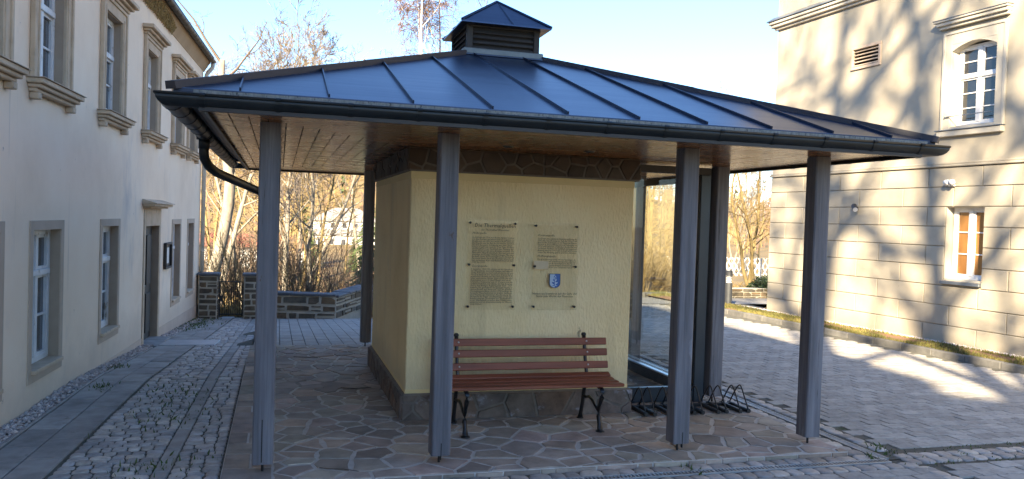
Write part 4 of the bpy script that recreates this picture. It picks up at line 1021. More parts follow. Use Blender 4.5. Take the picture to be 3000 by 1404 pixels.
for i, (a, b) in enumerate(UP):
    o = (a, b, 2.77, 3.90); reveal(LH, o, .24, 'reveal')
    m = MB()
    for (p, q) in ((a-.16, a), (b, b+.16)):
        m.bbox(0, .028, p, q, 2.775, 4.06, .004)
    m.bbox(0, .0285, a+.001, b-.001, 3.902, 4.06, .004)
    for (p, q) in ((a-.175, a-.13), (b+.13, b+.175)): m.bbox(.001, .045, p, q, 2.776, 4.058, .006)
    m.bbox(.002, .0455, a-.13, b+.13, 4.015, 4.058, .006)
    for (p, q) in ((a-.05, a-.022), (b+.022, b+.05)): m.bbox(.001, .036, p, q, 2.776, 3.945, .004)
    sur = m.build('window_surround', 'trim_stone', LH)
    m = MB(); m.bbox(0, .06, a-.19, b+.19, 4.061, 4.10, .006); m.bbox(0, .10, a-.23, b+.23, 4.1, 4.135, .008); m.bbox(0, .145, a-.275, b+.275, 4.135, 4.185, .006); m.build('cornice', 'trim_stone', sur)
    m = MB(); m.bbox(-.02, .13, a-.235, b+.235, 2.725, 2.768, .006); m.bbox(0, .10, a-.21, b+.21, 2.69, 2.725, .008); m.bbox(0, .065, a-.19, b+.19, 2.655, 2.69, .008)
    for p in (a-.17, b+.08): m.bbox(0, .075, p, p+.09, 2.60, 2.656, .008)
    m.build('sill', 'trim_stone', sur)
    m = MB(); m.bbox(-.02, .145, a-.25, b+.25, 2.769, 2.775, .001); m.build('sill_sheet', 'trim_stone_flat', sur)
    window(LH, (a, b, 2.79, 3.90), -.075, 2, [2, 1], 'old_white_paint', 'window_dusty', .045, 3.47)
for i, (a, b) in enumerate(LO):
    z0, z1 = (.30, 1.50) if i < 3 else (.22, 1.47); reveal(LH, (a, b, z0, z1), .26, 'reveal')
    m = MB(); m.bbox(0, .010, a-.085, a, z0-.11, z1+.085, .002); m.bbox(0, .010, b, b+.085, z0-.11, z1+.085, .002); m.bbox(0, .0105, a+.001, b-.001, z1, z1+.085, .002); m.bbox(0, .0105, a+.001, b-.001, z0-.11, z0-.035, .002)
    sur = m.build('window_surround', 'trim_stone_flat', LH)
    m = MB(); m.bbox(-.24, .045, a-.012, b+.012, z0-.035, z0+.002, .005); m.build('sill', 'trim_stone', sur)
    window(LH, (a, b, z0+.003, z1), -.085, 2, [2, 1], 'old_white_paint', 'window_dusty', .05, z0+(z1-z0)*.68)
reveal(LH, DOOR, .30, 'reveal')
m = MB(); m.bbox(-.15, -.09, DOOR[0]+.03, DOOR[1]-.03, DOOR[2]+.02, DOOR[3], .004); dr = m.build('door', 'dark_wood', LH)
for (p, q, c, d) in ((.10, .42, .12, .70), (.54, .86, .12, .70), (.10, .42, .82, 1.55), (.54, .86, .82, 1.55)): bxo('door_panel', 'dark_wood', (-.0895, -.075, DOOR[0]+p, DOOR[0]+q, DOOR[2]+c, DOOR[2]+d), dr)
m = MB(); m.tube([(-.085, DOOR[0]+.14, .62), (-.04, DOOR[0]+.14, .62), (-.04, DOOR[0]+.24, .62)], .009, 8); m.build('door_handle', 'bolt_metal', dr)
m = MB(); m.bbox(0, .012, DOOR[0]-.11, DOOR[0], -.5, 1.72, .002); m.bbox(0, .012, DOOR[1], DOOR[1]+.11, -.5, 1.72, .002); m.bbox(0, .0125, DOOR[0]+.001, DOOR[1]-.001, 1.47, 1.72, .002); ds = m.build('door_surround', 'trim_stone', LH)
m = MB(); m.bbox(0, .10, DOOR[0]-.16, DOOR[1]+.16, 1.722, 1.75, .006); m.bbox(0, .16, DOOR[0]-.21, DOOR[1]+.21, 1.75, 1.785, .006)
m.add([(0,DOOR[0]-.23,1.787),(.19,DOOR[0]-.23,1.787),(.19,DOOR[1]+.23,1.787),(0,DOOR[1]+.23,1.787),(0,DOOR[0]-.23,1.85),(.185,DOOR[0]-.23,1.80),(.185,DOOR[1]+.23,1.80),(0,DOOR[1]+.23,1.85)], [(0,1,2,3),(4,5,6,7),(0,1,5,4),(1,2,6,5),(2,3,7,6),(3,0,4,7)]); m.build('door_canopy', 'trim_stone', ds)
bxo('threshold', 'slab_concrete', (-.24, .20, DOOR[0]+.002, DOOR[1]-.002, -.5, -.205), LH)
# eaves
m = MB(); prof = [(0, 4.49), (.012, 4.49), (.02, 4.51), (.112, 4.66), (.125, 4.67), (.125, 4.715), (0, 4.715)]
m.prism(prof, -6, 10.34, 0, Matrix(((1,0,0,0),(0,0,1,0),(0,1,0,0),(0,0,0,1)))); eav = m.build('eaves_cove', 'soffit_beige', LH)
rs = random.Random(3); m = MB()
for _ in range(900):
    y = rs.uniform(4.2, 6.7); t = rs.uniform(-.05, 1)*(.55+.45*math.sin((y-4.2)/2.5*PI)); bx = .018+.092*t; bz = 4.508+.152*t
    a = rs.uniform(-.5, .5); l = rs.uniform(.02, .07); dx, dz = .52, .85
    p0 = Vector((bx+.008+rs.uniform(0, .014), y, bz-.006)); p1 = p0+Vector((-dx*l*.6+rs.uniform(-.01, .02), math.sin(a)*l, -dz*l)); m.tube([p0, p1], rs.uniform(.003, .008), 3)
tag(m.build('exposed_reed', 'reed_straw', eav, fast=True), kind='stuff')
m = MB()
gp = [(.18-.052*math.cos(PI*k/8), 4.712-.052*math.sin(PI*k/8)) for k in range(9)]+[(.18-.048*math.cos(PI*k/8), 4.712-.048*math.sin(PI*k/8)) for k in range(8, -1, -1)]
m.prism(gp, -6, 10.36, 0, Matrix(((1,0,0,0),(0,0,1,0),(0,1,0,0),(0,0,0,1)))); hg = m.build('eaves_gutter', 'house_gutter', LH)
for k in range(52):
    y = -4.6+k*.295; m = MB(); m.prism([(.18-.056*math.cos(PI*j/8), 4.712-.056*math.sin(PI*j/8)) for j in range(9)]+[(.18-.0515*math.cos(PI*j/8), 4.712-.0515*math.sin(PI*j/8)) for j in range(8, -1, -1)], y-.014, y+.014, 0, Matrix(((1,0,0,0),(0,0,1,0),(0,1,0,0),(0,0,0,1)))); m.build('gutter_bracket', 'gutter_metal', hg)
m = MB(); m.prism([(.19, 4.80), (-3.5, 8.15), (-7.2, 4.80), (-7.2, 4.72), (-3.5, 8.05), (.19, 4.735)], -6, 10.4, 0, Matrix(((1,0,0,0),(0,0,1,0),(0,1,0,0),(0,0,0,1)))); m.build('roof', 'roof_tile_dark', LH)
m = MB(); m.tube([(.18, 10.26, 4.67), (.18, 10.26, 4.60), (.165, 10.255, 4.56), (.10, 10.24, 4.47), (.07, 10.235, 4.42), (.065, 10.235, 4.34), (.065, 10.235, -.6)], .04, 12); hp = m.build('downpipe', 'pipe_beige', LH, smooth=True)
for z in (4.2, 2.6, .9, .2): m = MB(); m.tube([(.065, 10.235, z), (.065, 10.235, z+.03)], .046, 12); m.build('pipe_clip', 'pipe_beige', hp)
NB = empty('notice_board', LH.matrix_basis @ Vector((0, 6.75, .98)) if False else WM[LH.name] @ Vector((.0, 6.75, .78)), -HOUSE_ANG, 'small dark framed notice case on the pink house beside the door', 'notice board')
m = MB(); m.bbox(.004, .05, -.25, .25, 0, .035, .004); m.bbox(.004, .05, -.25, .25, .375, .41, .004); m.bbox(.004, .05, -.25, -.215, .035, .375, .004); m.bbox(.004, .05, .215, .25, .035, .375, .004); m.build('frame', 'dark_wood', NB)
m = MB(); m.box(.004, .018, -.214, .214, .036, .374); m.build('backing', 'far_window', NB)
m = MB(); m.box(.0185, .020, -.10, .12, .08, .33); m.build('notice_paper', 'white_paint', NB)
# ------------------------------------------------------------------ the beige building on the right
UW = (4.32, 5.10, 3.40, 4.68); LW = (4.33, 5.0, .985, 2.15); VT = (2.19, 2.79, 4.68, 4.99)
UW2 = (7.6, 8.38, 3.40, 4.68)
m = facade(0, 13, -.5, 9.2, [UW, LW, VT, UW2], .2); m.box(-9, -.5, .02, 13, -.5, 9.2)
m.add([(0,0,-.5),(-9,0,-.5),(-9,0,9.2),(0,0,9.2)], [(0,1,2,3)]); bw = m.build('wall', 'beige_plaster', RB)
for o in (UW, UW2): reveal(RB, o, .17, 'cream_moulding')
reveal(RB, LW, .17, 'cream_moulding'); reveal(RB, VT, .2, 'block_joint')
H_ = .309; rq = random.Random(8)
m = MB(); m.box(.0, .004, .001, LW[0]-.001, -.3, 2.77); m.box(.0, .004, LW[1]+.001, 13, -.3, 2.77); m.box(0, .0041, LW[0]-.001, LW[1]+.001, -.3, LW[2]); m.box(0, .0041, LW[0]-.001, LW[1]+.001, LW[3], 2.77); m.build('block_bed', 'block_joint', RB)
def block(a, b, c, d):
    m = MB(); g = .0065; m.bbox(.003, .020+rq.uniform(-.002, .002), a+g, b-g, c+g, d-g, .007); m.build('block', 'block_plaster', bw)
for r in range(9):
    z0, z1 = -.01+r*H_, -.01+(r+1)*H_
    edges = [0]; p = 1.0 if r % 2 == 0 else .5
    while p < 9.3: edges.append(p); p += .99
    for a, b in zip(edges, edges[1:]):
        if z1 > LW[2]+.01 and z0 < LW[3]-.01 and b > LW[0]-.12 and a < LW[1]:
            zz0, zz1 = z0, z1
            if a < LW[0]-.05: block(a, min(b, LW[0]-.002), z0, z1)
            if b > LW[1]+.05: block(max(a, LW[1]+.002), b, z0, z1)
            if z1 > LW[3]+.1: block(max(a, LW[0]), min(b, LW[1]), LW[3], z1) if min(b, LW[1])-max(a, LW[0]) > .1 else None
            if z0 < LW[2]-.1: block(max(a, LW[0]), min(b, LW[1]), z0, LW[2]-.05) if min(b, LW[1])-max(a, LW[0]) > .1 else None
        else: block(a, b, z0, z1)
bxo('base_course', 'block_plaster', (.002, .03, 0, 13, -.3, -.012), RB)
m = MB(); m.bbox(0, .05, -.05, 13, 2.778, 2.815, .008); m.bbox(0, .032, -.032, 13, 2.815, 2.85, .008); m.build('belt_course', 'block_plaster', RB)
m = MB(); m.bbox(0, .055, -.055, 13, 5.80, 5.85, .01); m.bbox(0, .11, -.11, 13, 5.85, 5.915, .012); m.bbox(0, .145, -.145, 13, 5.915, 5.975, .008); cor = m.build('cornice', 'cream_moulding', RB)
m = MB(); m.add([(0,-.17,5.977),(.17,-.17,5.977),(.17,13,5.977),(0,13,5.977),(0,-.17,6.10),(.17,-.17,5.992),(.17,13,5.992),(0,13,6.10)], [(0,1,2,3),(4,5,6,7),(0,1,5,4),(1,2,6,5),(2,3,7,6),(3,0,4,7)]); m.build('cornice_sheet', 'zinc_cap', cor)
m = MB(); m.prism([(.5, 9.2), (-4.5, 12.3), (-9.5, 9.2)], -.4, 13.4, 0, Matrix(((1,0,0,0),(0,0,1,0),(0,1,0,0),(0,0,0,1)))); m.build('roof', 'roof_tile_dark', RB)
for o in (UW, UW2):
    a, b, c, d = o; m = MB()
    m.bbox(0, .03, a-.15, a, c-.05, d+.2, .004); m.bbox(0, .03, b, b+.15, c-.05, d+.2, .004); m.bbox(0, .0305, a+.001, b-.001, d, d+.2, .004)
    m.bbox(.001, .045, a-.165, a-.12, c-.05, d+.2, .005); m.bbox(.001, .045, b+.12, b+.165, c-.05, d+.2, .005); m.bbox(.0015, .0455, a-.12, b+.12, d+.16, d+.2, .005)
    sur = m.build('window_surround', 'cream_moulding', RB)
    n = 14; rise = .11; m = MB(); pts = [(a+.001+(b-a-.002)*k/n, d-rise*( (2*k/n-1)**2 )) for k in range(n+1)]+[(b-.001, d-.001), (a+.001, d-.001)]
    Tm = Matrix(((0,0,1,0),(1,0,0,0),(0,1,0,0),(0,0,0,1)))
    for k in range(n):
        p, q = pts[k], pts[k+1]
        if d-.001-max(p[1], q[1]) > .0005 or True: m.prism([p, q, (q[0], d-.0005), (p[0], d-.0005)], -.16, .0295, 0, Tm)
    m.build('arch_head', 'cream_moulding', sur)
    m = MB(); m.bbox(0, .06, a-.24, b+.19, d+.265, d+.315, .006); m.bbox(0, .10, a-.27, b+.20, d+.315, d+.37, .006); m.bbox(0, .125, a-.30, b+.215, d+.37, d+.40, .004); hd = m.build('hood_mould', 'cream_moulding', sur)
    bxo('hood_sheet', 'zinc_cap', (0, .135, a-.31, b+.225, d+.4005, d+.412), hd)
    m = MB(); m.bbox(-.1, .07, a-.20, b+.16, c-.15, c-.06, .006); m.build('sill', 'cream_moulding', sur)
    bxo('sill_sheet', 'zinc_cap', (-.12, .09, a-.23, b+.175, c-.0598, c-.045), sur); bxo('sill_bed', 'cream_moulding', (-.16, .02, a+.001, b-.001, c-.0445, c+.002), sur)
    window(RB, (a, b, c+.004, d-.03), -.12, 2, [3, 2], 'white_paint', 'window_glass', .05, c+.77, .018)
    m = MB(); m.tube([(.05, a-.06, c+.16), (.05, b-.02, c+.16)], .008, 8); m.tube([(.05, a-.06, c+.16), (.0, a-.06, c+.16)], .006, 6); m.lathe([(.018, -.006), (.018, .006)], (.05, a-.06, c+.16), 10); m.build('guard_rail', 'zinc_cap', RB)
window(RB, (LW[0]+.02, LW[1], LW[2]+.05, LW[3]), -.13, 2, [3], 'white_paint', 'curtain_glass', .05, None, .018)
bxo('sill', 'zinc_cap', (-.15, .07, LW[0]-.02, LW[1]+.01, LW[2]-.035, LW[2]+.012), RB)
bxo('sill_bed', 'cream_moulding', (-.15, -.005, LW[0]+.001, LW[1]-.001, LW[2]+.0125, LW[2]+.05), RB)
m = MB(); a, b, c, d = VT
m.bbox(0, .03, a-.05, b+.05, c-.05, c, .003); m.bbox(0, .03, a-.05, b+.05, d, d+.05, .003); m.bbox(0, .0295, a-.05, a, c, d, .003); m.bbox(0, .0295, b, b+.05, c, d, .003); vt = m.build('vent_frame', 'trim_stone_flat', RB)
m = MB(); m.add([(-.1,a,c),(-.1,b,c),(-.1,b,d),(-.1,a,d)], [(0,1,2,3)]); m.build('vent_back', 'channel_dark', vt)
for k in range(5):
    z = c+.03+k*.062; m = MB(); m.bbox(-.03, .03, a+.002, b-.002, -.006, .006, .002, Matrix.Translation((-.015, 0, z)) @ Matrix.Rotation(rad(30), 4, 'Y')); m.build('vent_slat', 'trim_stone_flat', vt)
# lamps on its wall
FL = empty('twin_floodlight', rb(.03, 4.44, 2.50), RIGHT_ANG, 'small white twin floodlight on the beige wall above the lower window', 'lamp')
m = MB(); m.bbox(0, .03, -.06, .06, -.03, .0, .006); m.build('mount', 'white_paint', FL)
for s_ in (-.045, .045):
    m = MB(); m.tube([(.02, s_, .01), (.05, s_, .035), (.10, s_, .02)], [.03, .042, .046], 12); m.build('lamp_head', 'white_paint', FL, smooth=True)
SL = empty('wall_spotlight', rb(.03, 2.46, 2.12), RIGHT_ANG, 'dark cylindrical spotlight on the beige wall by the trunk shadow', 'lamp')
m = MB(); m.tube([(0, 0, .03), (.05, 0, .03)], .015, 8); m.build('bracket', 'bollard_metal', SL)
m = MB(); m.tube([(.04, -.045, .055), (.10, .055, -.01)], .05, 14); hd = m.build('lamp_head', 'bollard_metal', SL)
m = MB(); m.tube([(.0985, .0525, -.0085), (.104, .0615, -.0145)], .042, 14); m.build('lens', 'lamp_lens', hd)

# ------------------------------------------------------------------ stone piers, gate and wall
rw = random.Random(21)
def pier(x0, x1, label):
    P = empty('gate_pier', ((x0+x1)/2, 17.2, -.5), 0, label, 'pier'); m = MB(); m.bbox(x0+.012, x1-.012, 17.04, 17.4, -.6, .425, .01); m.build('core', 'wall_mortar', P, True)
    stones(P, (x0+.012, 17.04, -.47), (1,0,0), (0,-1,0), x1-x0-.024, .89, 8, .12, .36, .022, .022, 'wall_stone', rw, True, .1, .012)
    sx_ = x1-.012 if x1 < -.9 else x0+.012; stones(P, (sx_, 17.04, -.47), (0,1,0), (1 if x1 < -.9 else -1, 0, 0), .36, .89, 9, .12, .30, .014, .02, 'wall_stone', rw, True, .05, .008)
    bxo('cap_stone', 'slate_cap', (x0-.025, x1+.025, 17.0, 17.44, .427, .475), P, True, .008)
pier(-1.52, -1.145, 'rubble stone gate pier against the corner of the pink house'); pier(-.665, -.29, 'rubble stone gate pier on the right of the iron gate')
GT = empty('iron_gate', (-.905, 17.2, -.42), 0, 'narrow black iron garden gate between two stone piers', 'gate')
m = MB(); m.bbox(-1.135, -1.11, 17.19, 17.215, -.40, .31, .003); m.bbox(-.70, -.675, 17.19, 17.215, -.40, .31, .003); m.build('stile', 'gate_iron', GT, True)
for z in (-.37, .285): bxo('rail', 'gate_iron', (-1.109, -.701, 17.192, 17.213, z, z+.022), GT, True, .002)
for k in range(9):
    x = -1.109+(k+1)*.0408; m = MB(); m.tube([(x, 17.2025, -.348), (x, 17.2025, .285)], .006, 6); m.build('bar', 'gate_iron', GT, True)
bxo('lock_box', 'gate_iron', (-1.12, -1.06, 17.17, 17.19, -.10, .02), GT, True)
SWL = empty('stone_wall', (.5, 17, -.4), 0, 'low rubble stone garden wall with slate caps behind the paving', 'wall')
run = [((-.285, 17.08), (1.14, 16.72), -.40, .055), ((1.14, 16.72), (2.15, 19.3), -.36, .03)]
for (A, B, zb, zt) in run:
    A = Vector((*A, 0)); B = Vector((*B, 0)); d = (B-A); L_ = d.length; d.normalize(); nrm = Vector((d.y, -d.x, 0))
    m = MB(); c_ = [A, B, B-nrm*.32, A-nrm*.32]; m.add([(p.x, p.y, -.8) for p in c_]+[(p.x, p.y, zt) for p in c_], [(0,1,2,3),(4,5,6,7),(0,1,5,4),(1,2,6,5),(2,3,7,6),(3,0,4,7)]); m.build('core', 'wall_mortar', SWL, True)
    stones(SWL, (A.x, A.y, zb-.04), d, nrm, L_, zt-zb+.035, 3, .14, .58, .032, .024, 'wall_stone', rw, True, .45, .022)
    k = 0; a = 0
    while a < L_-.05:
        w = min(rw.uniform(.35, .6), L_-a); m = MB(); T = face_T(A+d*a, d, nrm) @ Matrix.Translation((0, zt+.001, 0))
        m.bbox(.006, w-.006, 0, .048+rw.uniform(-.008, .01), -.345, .045+rw.uniform(-.01, .012), .01, T); m.build('cap_stone', 'slate_cap', SWL, True); a += w

# ------------------------------------------------------------------ bare trees and shrubs
def perp(d, rr):
    a = Vector((rr.gauss(0, 1), rr.gauss(0, 1), rr.gauss(0, 1))); a -= d*a.dot(d)
    return a.normalized() if a.length > 1e-4 else Vector((1, 0, 0))
def grow(mt, mc, p, d, L, r, lvl, P, rr):
    nseg = P['seg'][lvl]; pts = [p.copy()]; rs = [r]; q = p.copy(); d = d.normalized(); dirs = [d.copy()]
    for i in range(nseg):
        d = (d+perp(d, rr)*P['wob'][lvl]*rr.random()+Vector((0, 0, P['trop'][lvl]))).normalized()
        q = q+d*(L/nseg); pts.append(q.copy()); rs.append(max(P['rmin'], r*(1-(i+1)/nseg*P['taper'][lvl]))); dirs.append(d.copy())
    (mt if lvl <= P.get('tl', 1) else mc).tube(pts, rs, P['sides'][lvl], False)
    if lvl >= P['levels']: return
    n = P['kids'][lvl]; n = max(1, int(n*rr.uniform(.8, 1.2)))
    for k in range(n):
        t = lerp(P['from'][lvl], 1.0, (k+rr.random())/n); i = min(nseg-1, int(t*nseg)); f = t*nseg-i
        b = pts[i].lerp(pts[i+1], f); rad_ = lerp(rs[i], rs[i+1], f)
        an = rad(P['ang'][lvl])*rr.uniform(.7, 1.25); dd = dirs[i]*math.cos(an)+perp(dirs[i], rr)*math.sin(an)
        ll = L*P['ratio'][lvl]*rr.uniform(.65, 1.2)*(1.15-.65*t if lvl == 0 else 1.1-.5*t)
        grow(mt, mc, b, dd, ll, max(P['rmin'], rad_*P['rr'][lvl]), lvl+1, P, rr)
def make_proto(name, seed, H, r0, bark, twig, **kw):
    P = dict(levels=4, seg=[9, 5, 4, 3, 2], wob=[.22, .38, .36, .28, .25], trop=[.05, .07, .06, .05, .03], taper=[.9, .85, .85, .8, .6], sides=[10, 6, 4, 3, 3], kids=[13, 7, 6, 4, 0],
             ratio=[.42, .52, .58, .62, .5], ang=[52, 46, 38, 32, 30], rr=[.5, .55, .55, .6, .6], rmin=.006)
    P['from'] = [.3, .25, .2, .15, .1]; P.update(kw); rr = random.Random(seed); mt, mc = MB(), MB(); p = Vector((0, 0, -.3)); d = Vector((P.get('lx', 0), P.get('ly', 0), 1))
    for s_ in range(P.get('stems', 1)):
        dd = d if P.get('stems', 1) == 1 else d+perp(d, rr)*rr.uniform(.08, .3)
        grow(mt, mc, p+perp(Vector((0, 0, 1)), rr)*(.12 if P.get('stems', 1) > 1 else 0), dd, H*rr.uniform(.85, 1.05) if P.get('stems', 1) > 1 else H, r0, 0, P, rr)
    out = []
    for mm, nm, ma in ((mt, 'trunk', bark), (mc, 'crown', twig)):
        me = bpy.data.meshes.new(nm); me.from_pydata(mm.v, [], mm.f); me.materials.append(MATS[ma]); me.polygons.foreach_set('use_smooth', [True]*len(me.polygons)); out.append(me)
    return out
def put(proto, name, x, y, z, rz, s, label, cat='tree', group=None, names=('trunk', 'crown')):
    t = empty(name, (x, y, z), rz, label, cat, group); t.scale = (s, s, s)
    for me, nm in zip(proto, names):
        c = link(nm, me, t)
        if nm in ('stems', 'twigs'): tag(c, kind='stuff')
    return t
def bear(px): return math.tan(math.atan((px-1500)/FPX)+YAW)        # x/y of a picture column at eye level
def put_px(proto, name, px, y, rz, s, label, **kw):
    x = bear(px)*y; return put(proto, name, x, y, terrain_h(x, y)-.1, rz, s, label, **kw)
OAK = make_proto('broad', 4, 9.5, .13, 'bark_pale', 'twig_gold', kids=[15, 7, 6, 4, 0])
ASH = make_proto('ash', 9, 11, .12, 'bark_pale', 'twig_grey', rmin=.0075, kids=[14, 7, 6, 4, 0], ang=[38, 38, 34, 30, 30], trop=[.05, .10, .08, .06, 0])
FAN = make_proto('fan', 14, 9, .11, 'bark_pale', 'twig_grey', rmin=.0075, stems=4, kids=[10, 6, 6, 4, 0], ang=[32, 34, 36, 36, 36], trop=[.04, .10, .08, .05, 0])
SLIM = make_proto('slim', 17, 11, .085, 'bark_yellow', 'twig_gold', kids=[18, 5, 4, 2, 0], ratio=[.24, .45, .5, .5, .4], ang=[60, 50, 45, 40, 40])
BIRCH = make_proto('birch', 23, 17, .17, 'bark_birch', 'twig_red', rmin=.008, kids=[18, 9, 8, 5, 0], ang=[36, 40, 60, 40, 40], trop=[.05, .06, -.10, -.26, -.3], ratio=[.34, .5, .55, .5, .4], wob=[.16, .35, .5, .4, .3])
GOLD = make_proto('gold', 31, 7.5, .085, 'bark_yellow', 'twig_gold', stems=3, kids=[14, 7, 5, 3, 0], ratio=[.40, .5, .5, .5, .4], ang=[50, 46, 44, 40, 40])
put_px(ASH, 'bare_tree', 636, 33, .3, 1.12, 'tall bare tree rising above the end of the pink house gutter')
put_px(SLIM, 'bare_tree', 652, 40, 1.3, 1.0, 'slender yellow-barked tree behind the leaning trunk')
put_px(SLIM, 'bare_tree', 612, 36, 2.6, .95, 'slender yellow-barked tree next to the house corner')
put_px(ASH, 'bare_tree', 726, 37, 2.2, 1.05, 'bare grey tree whose top shows left of the broken limb')
put_px(OAK, 'bare_tree', 800, 41, 3.9, 1.05, 'broad bare tree mostly hidden by the leftmost front post')
put_px(OAK, 'bare_tree', 848, 29, .8, 1.0, 'pale bare trunk just right of the leftmost front post')
put_px(FAN, 'bare_tree', 872, 37, .4, 1.28, 'fan-shaped bare tree whose top stands over the left roof slope')
put_px(ASH, 'bare_tree', 897, 31, 4.4, .92, 'pale bare trunk left of the far white house')
put_px(SLIM, 'bare_tree', 938, 34, 5.5, .95, 'pale bare trunk in front of the far white house')
put_px(SLIM, 'bare_tree', 872, 34, 4.1, .9, 'thin yellow stem between two pale trunks behind the low wall')
put_px(SLIM, 'bare_tree', 1008, 42, 5.1, .85, 'very thin pale stem in front of the far white house')
put_px(OAK, 'bare_tree', 1065, 55, 2.0, 1.15, 'bare tree behind the left roof slope near the birches')
put_px(BIRCH, 'birch_tree', 1222, 44, .2, 1.08, 'white-barked birch with drooping reddish twigs left of the roof cupola')
put_px(BIRCH, 'birch_tree', 1285, 47, 2.5, 1.05, 'white-barked birch rising directly behind the roof cupola')
put_px(GOLD, 'bare_tree', 2212, 20.5, 1.1, .74, 'golden twiggy tree beside the corner of the beige building')
put_px(SLIM, 'bare_tree', 2238, 26, .4, .5, 'slim golden tree close to the corner of the beige building')
put_px(FAN, 'bare_tree', 2150, 40, 2.4, .62, 'reddish bare tree behind the white lattice fence')
put_px(SLIM, 'bare_tree', 1893, 30, 3.3, .62, 'thin pale sapling seen through the left of the glass pane')
put_px(SLIM, 'bare_tree', 1948, 33, .9, .62, 'thin pale sapling seen through the middle of the glass pane')
# the leaning trunk behind the gate with its sawn limb
LK = 28/22
def lt(p): return (p[0]*LK, p[1]*LK, EYE+(p[2]-EYE)*LK)
LT = empty('leaning_tree', (-2.2, 28, -2.4), 0, 'pale leaning tree trunk behind the iron gate with one sawn limb', 'tree')
m = MB(); m.tube([lt(p) for p in ((-1.80, 22, -1.9), (-1.72, 22, -.6), (-1.62, 22, .1), (-1.47, 22, .7), (-1.37, 22, 1.2), (-1.27, 22, 1.9), (-1.25, 22, 2.5), (-1.36, 22, 3.1), (-1.52, 22.1, 3.9), (-1.55, 22.2, 4.9), (-1.52, 22.2, 5.6))], [.25, .225, .205, .185, .18, .18, .17, .15, .13, .11, .09], 12)
m.build('trunk', 'bark_pale', LT, True, smooth=True)
m = MB(); m.tube([lt(p) for p in ((-1.25, 22, 2.6), (-1.22, 22, 3.3), (-1.2, 22, 3.9), (-.88, 22, 4.32), (-.42, 22, 4.62))], [.13, .11, .10, .09, .07], 8); lm = m.build('limb', 'bark_pale', LT, True, smooth=True)
mt, mc = MB(), MB(); rl_ = random.Random(41)
PB = dict(levels=4, seg=[4, 4, 4, 3, 2], wob=[.3, .4, .5, .6, .6], trop=[.05, .06, .05, .03, .0], taper=[.9, .85, .85, .8, .6], sides=[5, 4, 3, 3, 3], kids=[5, 5, 5, 3, 0], ratio=[.6, .5, .5, .5, .4], ang=[45, 45, 45, 42, 40], rr=[.5, .55, .6, .6, .6], rmin=.006, tl=-1)
PB['from'] = [.2, .2, .2, .15, .1]
for p, d, L_ in (((-.42, 22, 4.6), (1, .1, -.35), .9), ((-1.53, 22.2, 5.5), (-.3, 0, 1), 2.6), ((-1.52, 22.1, 5.0), (.5, .2, .8), 2.2), ((-1.25, 22, 2.5), (.9, 0, .35), 1.5), ((-1.3, 22, 3.0), (-.9, .3, .4), 1.4)): grow(mt, mc, Vector(lt(p)), Vector(d), L_*LK, .05, 1, PB, rl_)
mc.build('crown', 'twig_brown', LT, True, fast=True, smooth=True)

def shrub_proto(seed, H, n, spread, mat, r=.012, levels=2):
    rr = random.Random(seed); mt, mc = MB(), MB()
    P = dict(levels=levels, seg=[5, 3, 2], wob=[.22, .4, .5], trop=[.07, .06, .05], taper=[.75, .8, .6], sides=[4, 3, 3], kids=[6, 3, 0], ratio=[.38, .45, .4], ang=[32, 36, 36], rr=[.6, .6, .6], rmin=.0035, tl=0)
    P['from'] = [.2, .2, .2]
    for _ in range(n):
        a = rr.uniform(0, 2*PI); q = rr.random()**.6*spread; d = Vector((math.cos(a)*q, math.sin(a)*q, 1)); grow(mt, mc, Vector((math.cos(a)*q*.5, math.sin(a)*q*.5, -.1)), d, H*rr.uniform(.6, 1.05), r*rr.uniform(.6, 1.2), 0, P, rr)
    out = []
    for mm, nm in ((mt, 'stems'), (mc, 'twigs')):
        me = bpy.data.meshes.new(nm); me.from_pydata(mm.v, [], mm.f); me.materials.append(MATS[mat]); out.append(me)
    return out
SHD = shrub_proto(3, 2.6, 34, .6, 'twig_brown', .014); SHB = shrub_proto(6, 2.2, 34, .6, 'twig_gold', .011); SHG = shrub_proto(8, 1.35, 110, .55, 'twig_gold', .009); SHR = shrub_proto(12, 3.2, 70, .7, 'twig_red', .016)
for (px, y, s, pr, lab) in ((905, 20.0, 1.0, SHD, 'dark bare shrub behind the low stone wall beside the leftmost post'), (860, 20.6, .95, SHB, 'brown bare shrub partly behind the leftmost front post'), (955, 21.5, .8, SHB, 'thin brown shrub in front of the grassy bank'),
                            (752, 19.6, 1.0, SHB, 'brown bare shrub behind the right gate pier'), (690, 19.4, .85, SHD, 'dark twiggy shrub growing behind the iron gate'), (600, 20, .9, SHB, 'brown bare shrub behind the left gate pier'), (1055, 26, .9, SHR, 'reddish shrub on the bank near the yellow core wall'),
                            (1010, 33, 1.1, SHR, 'reddish shrub on the bank below the far white house')):
    x = bear(px)*y; put(pr, 'bare_shrub', x, y, terrain_h(x, y)-.05, px*.1, s, lab, 'shrub', 'bare shrubs behind the garden wall', ('stems', 'twigs'))
for (x, y, s, lab) in ((8.75, 18.7, 1.05, 'golden upright shrub seen through the left of the glass'), (9.35, 19.0, 1.0, 'golden upright shrub seen through the middle of the glass'), (10.1, 19.3, .95, 'golden upright shrub right behind the third front post'), (11.0, 19.6, .6, 'small golden shrub behind the stone planter')):
    put(SHG, 'golden_shrub', x, y, terrain_h(x, y)+.0, x, s, lab, 'shrub', 'golden shrubs beyond the yard', ('stems', 'twigs'))
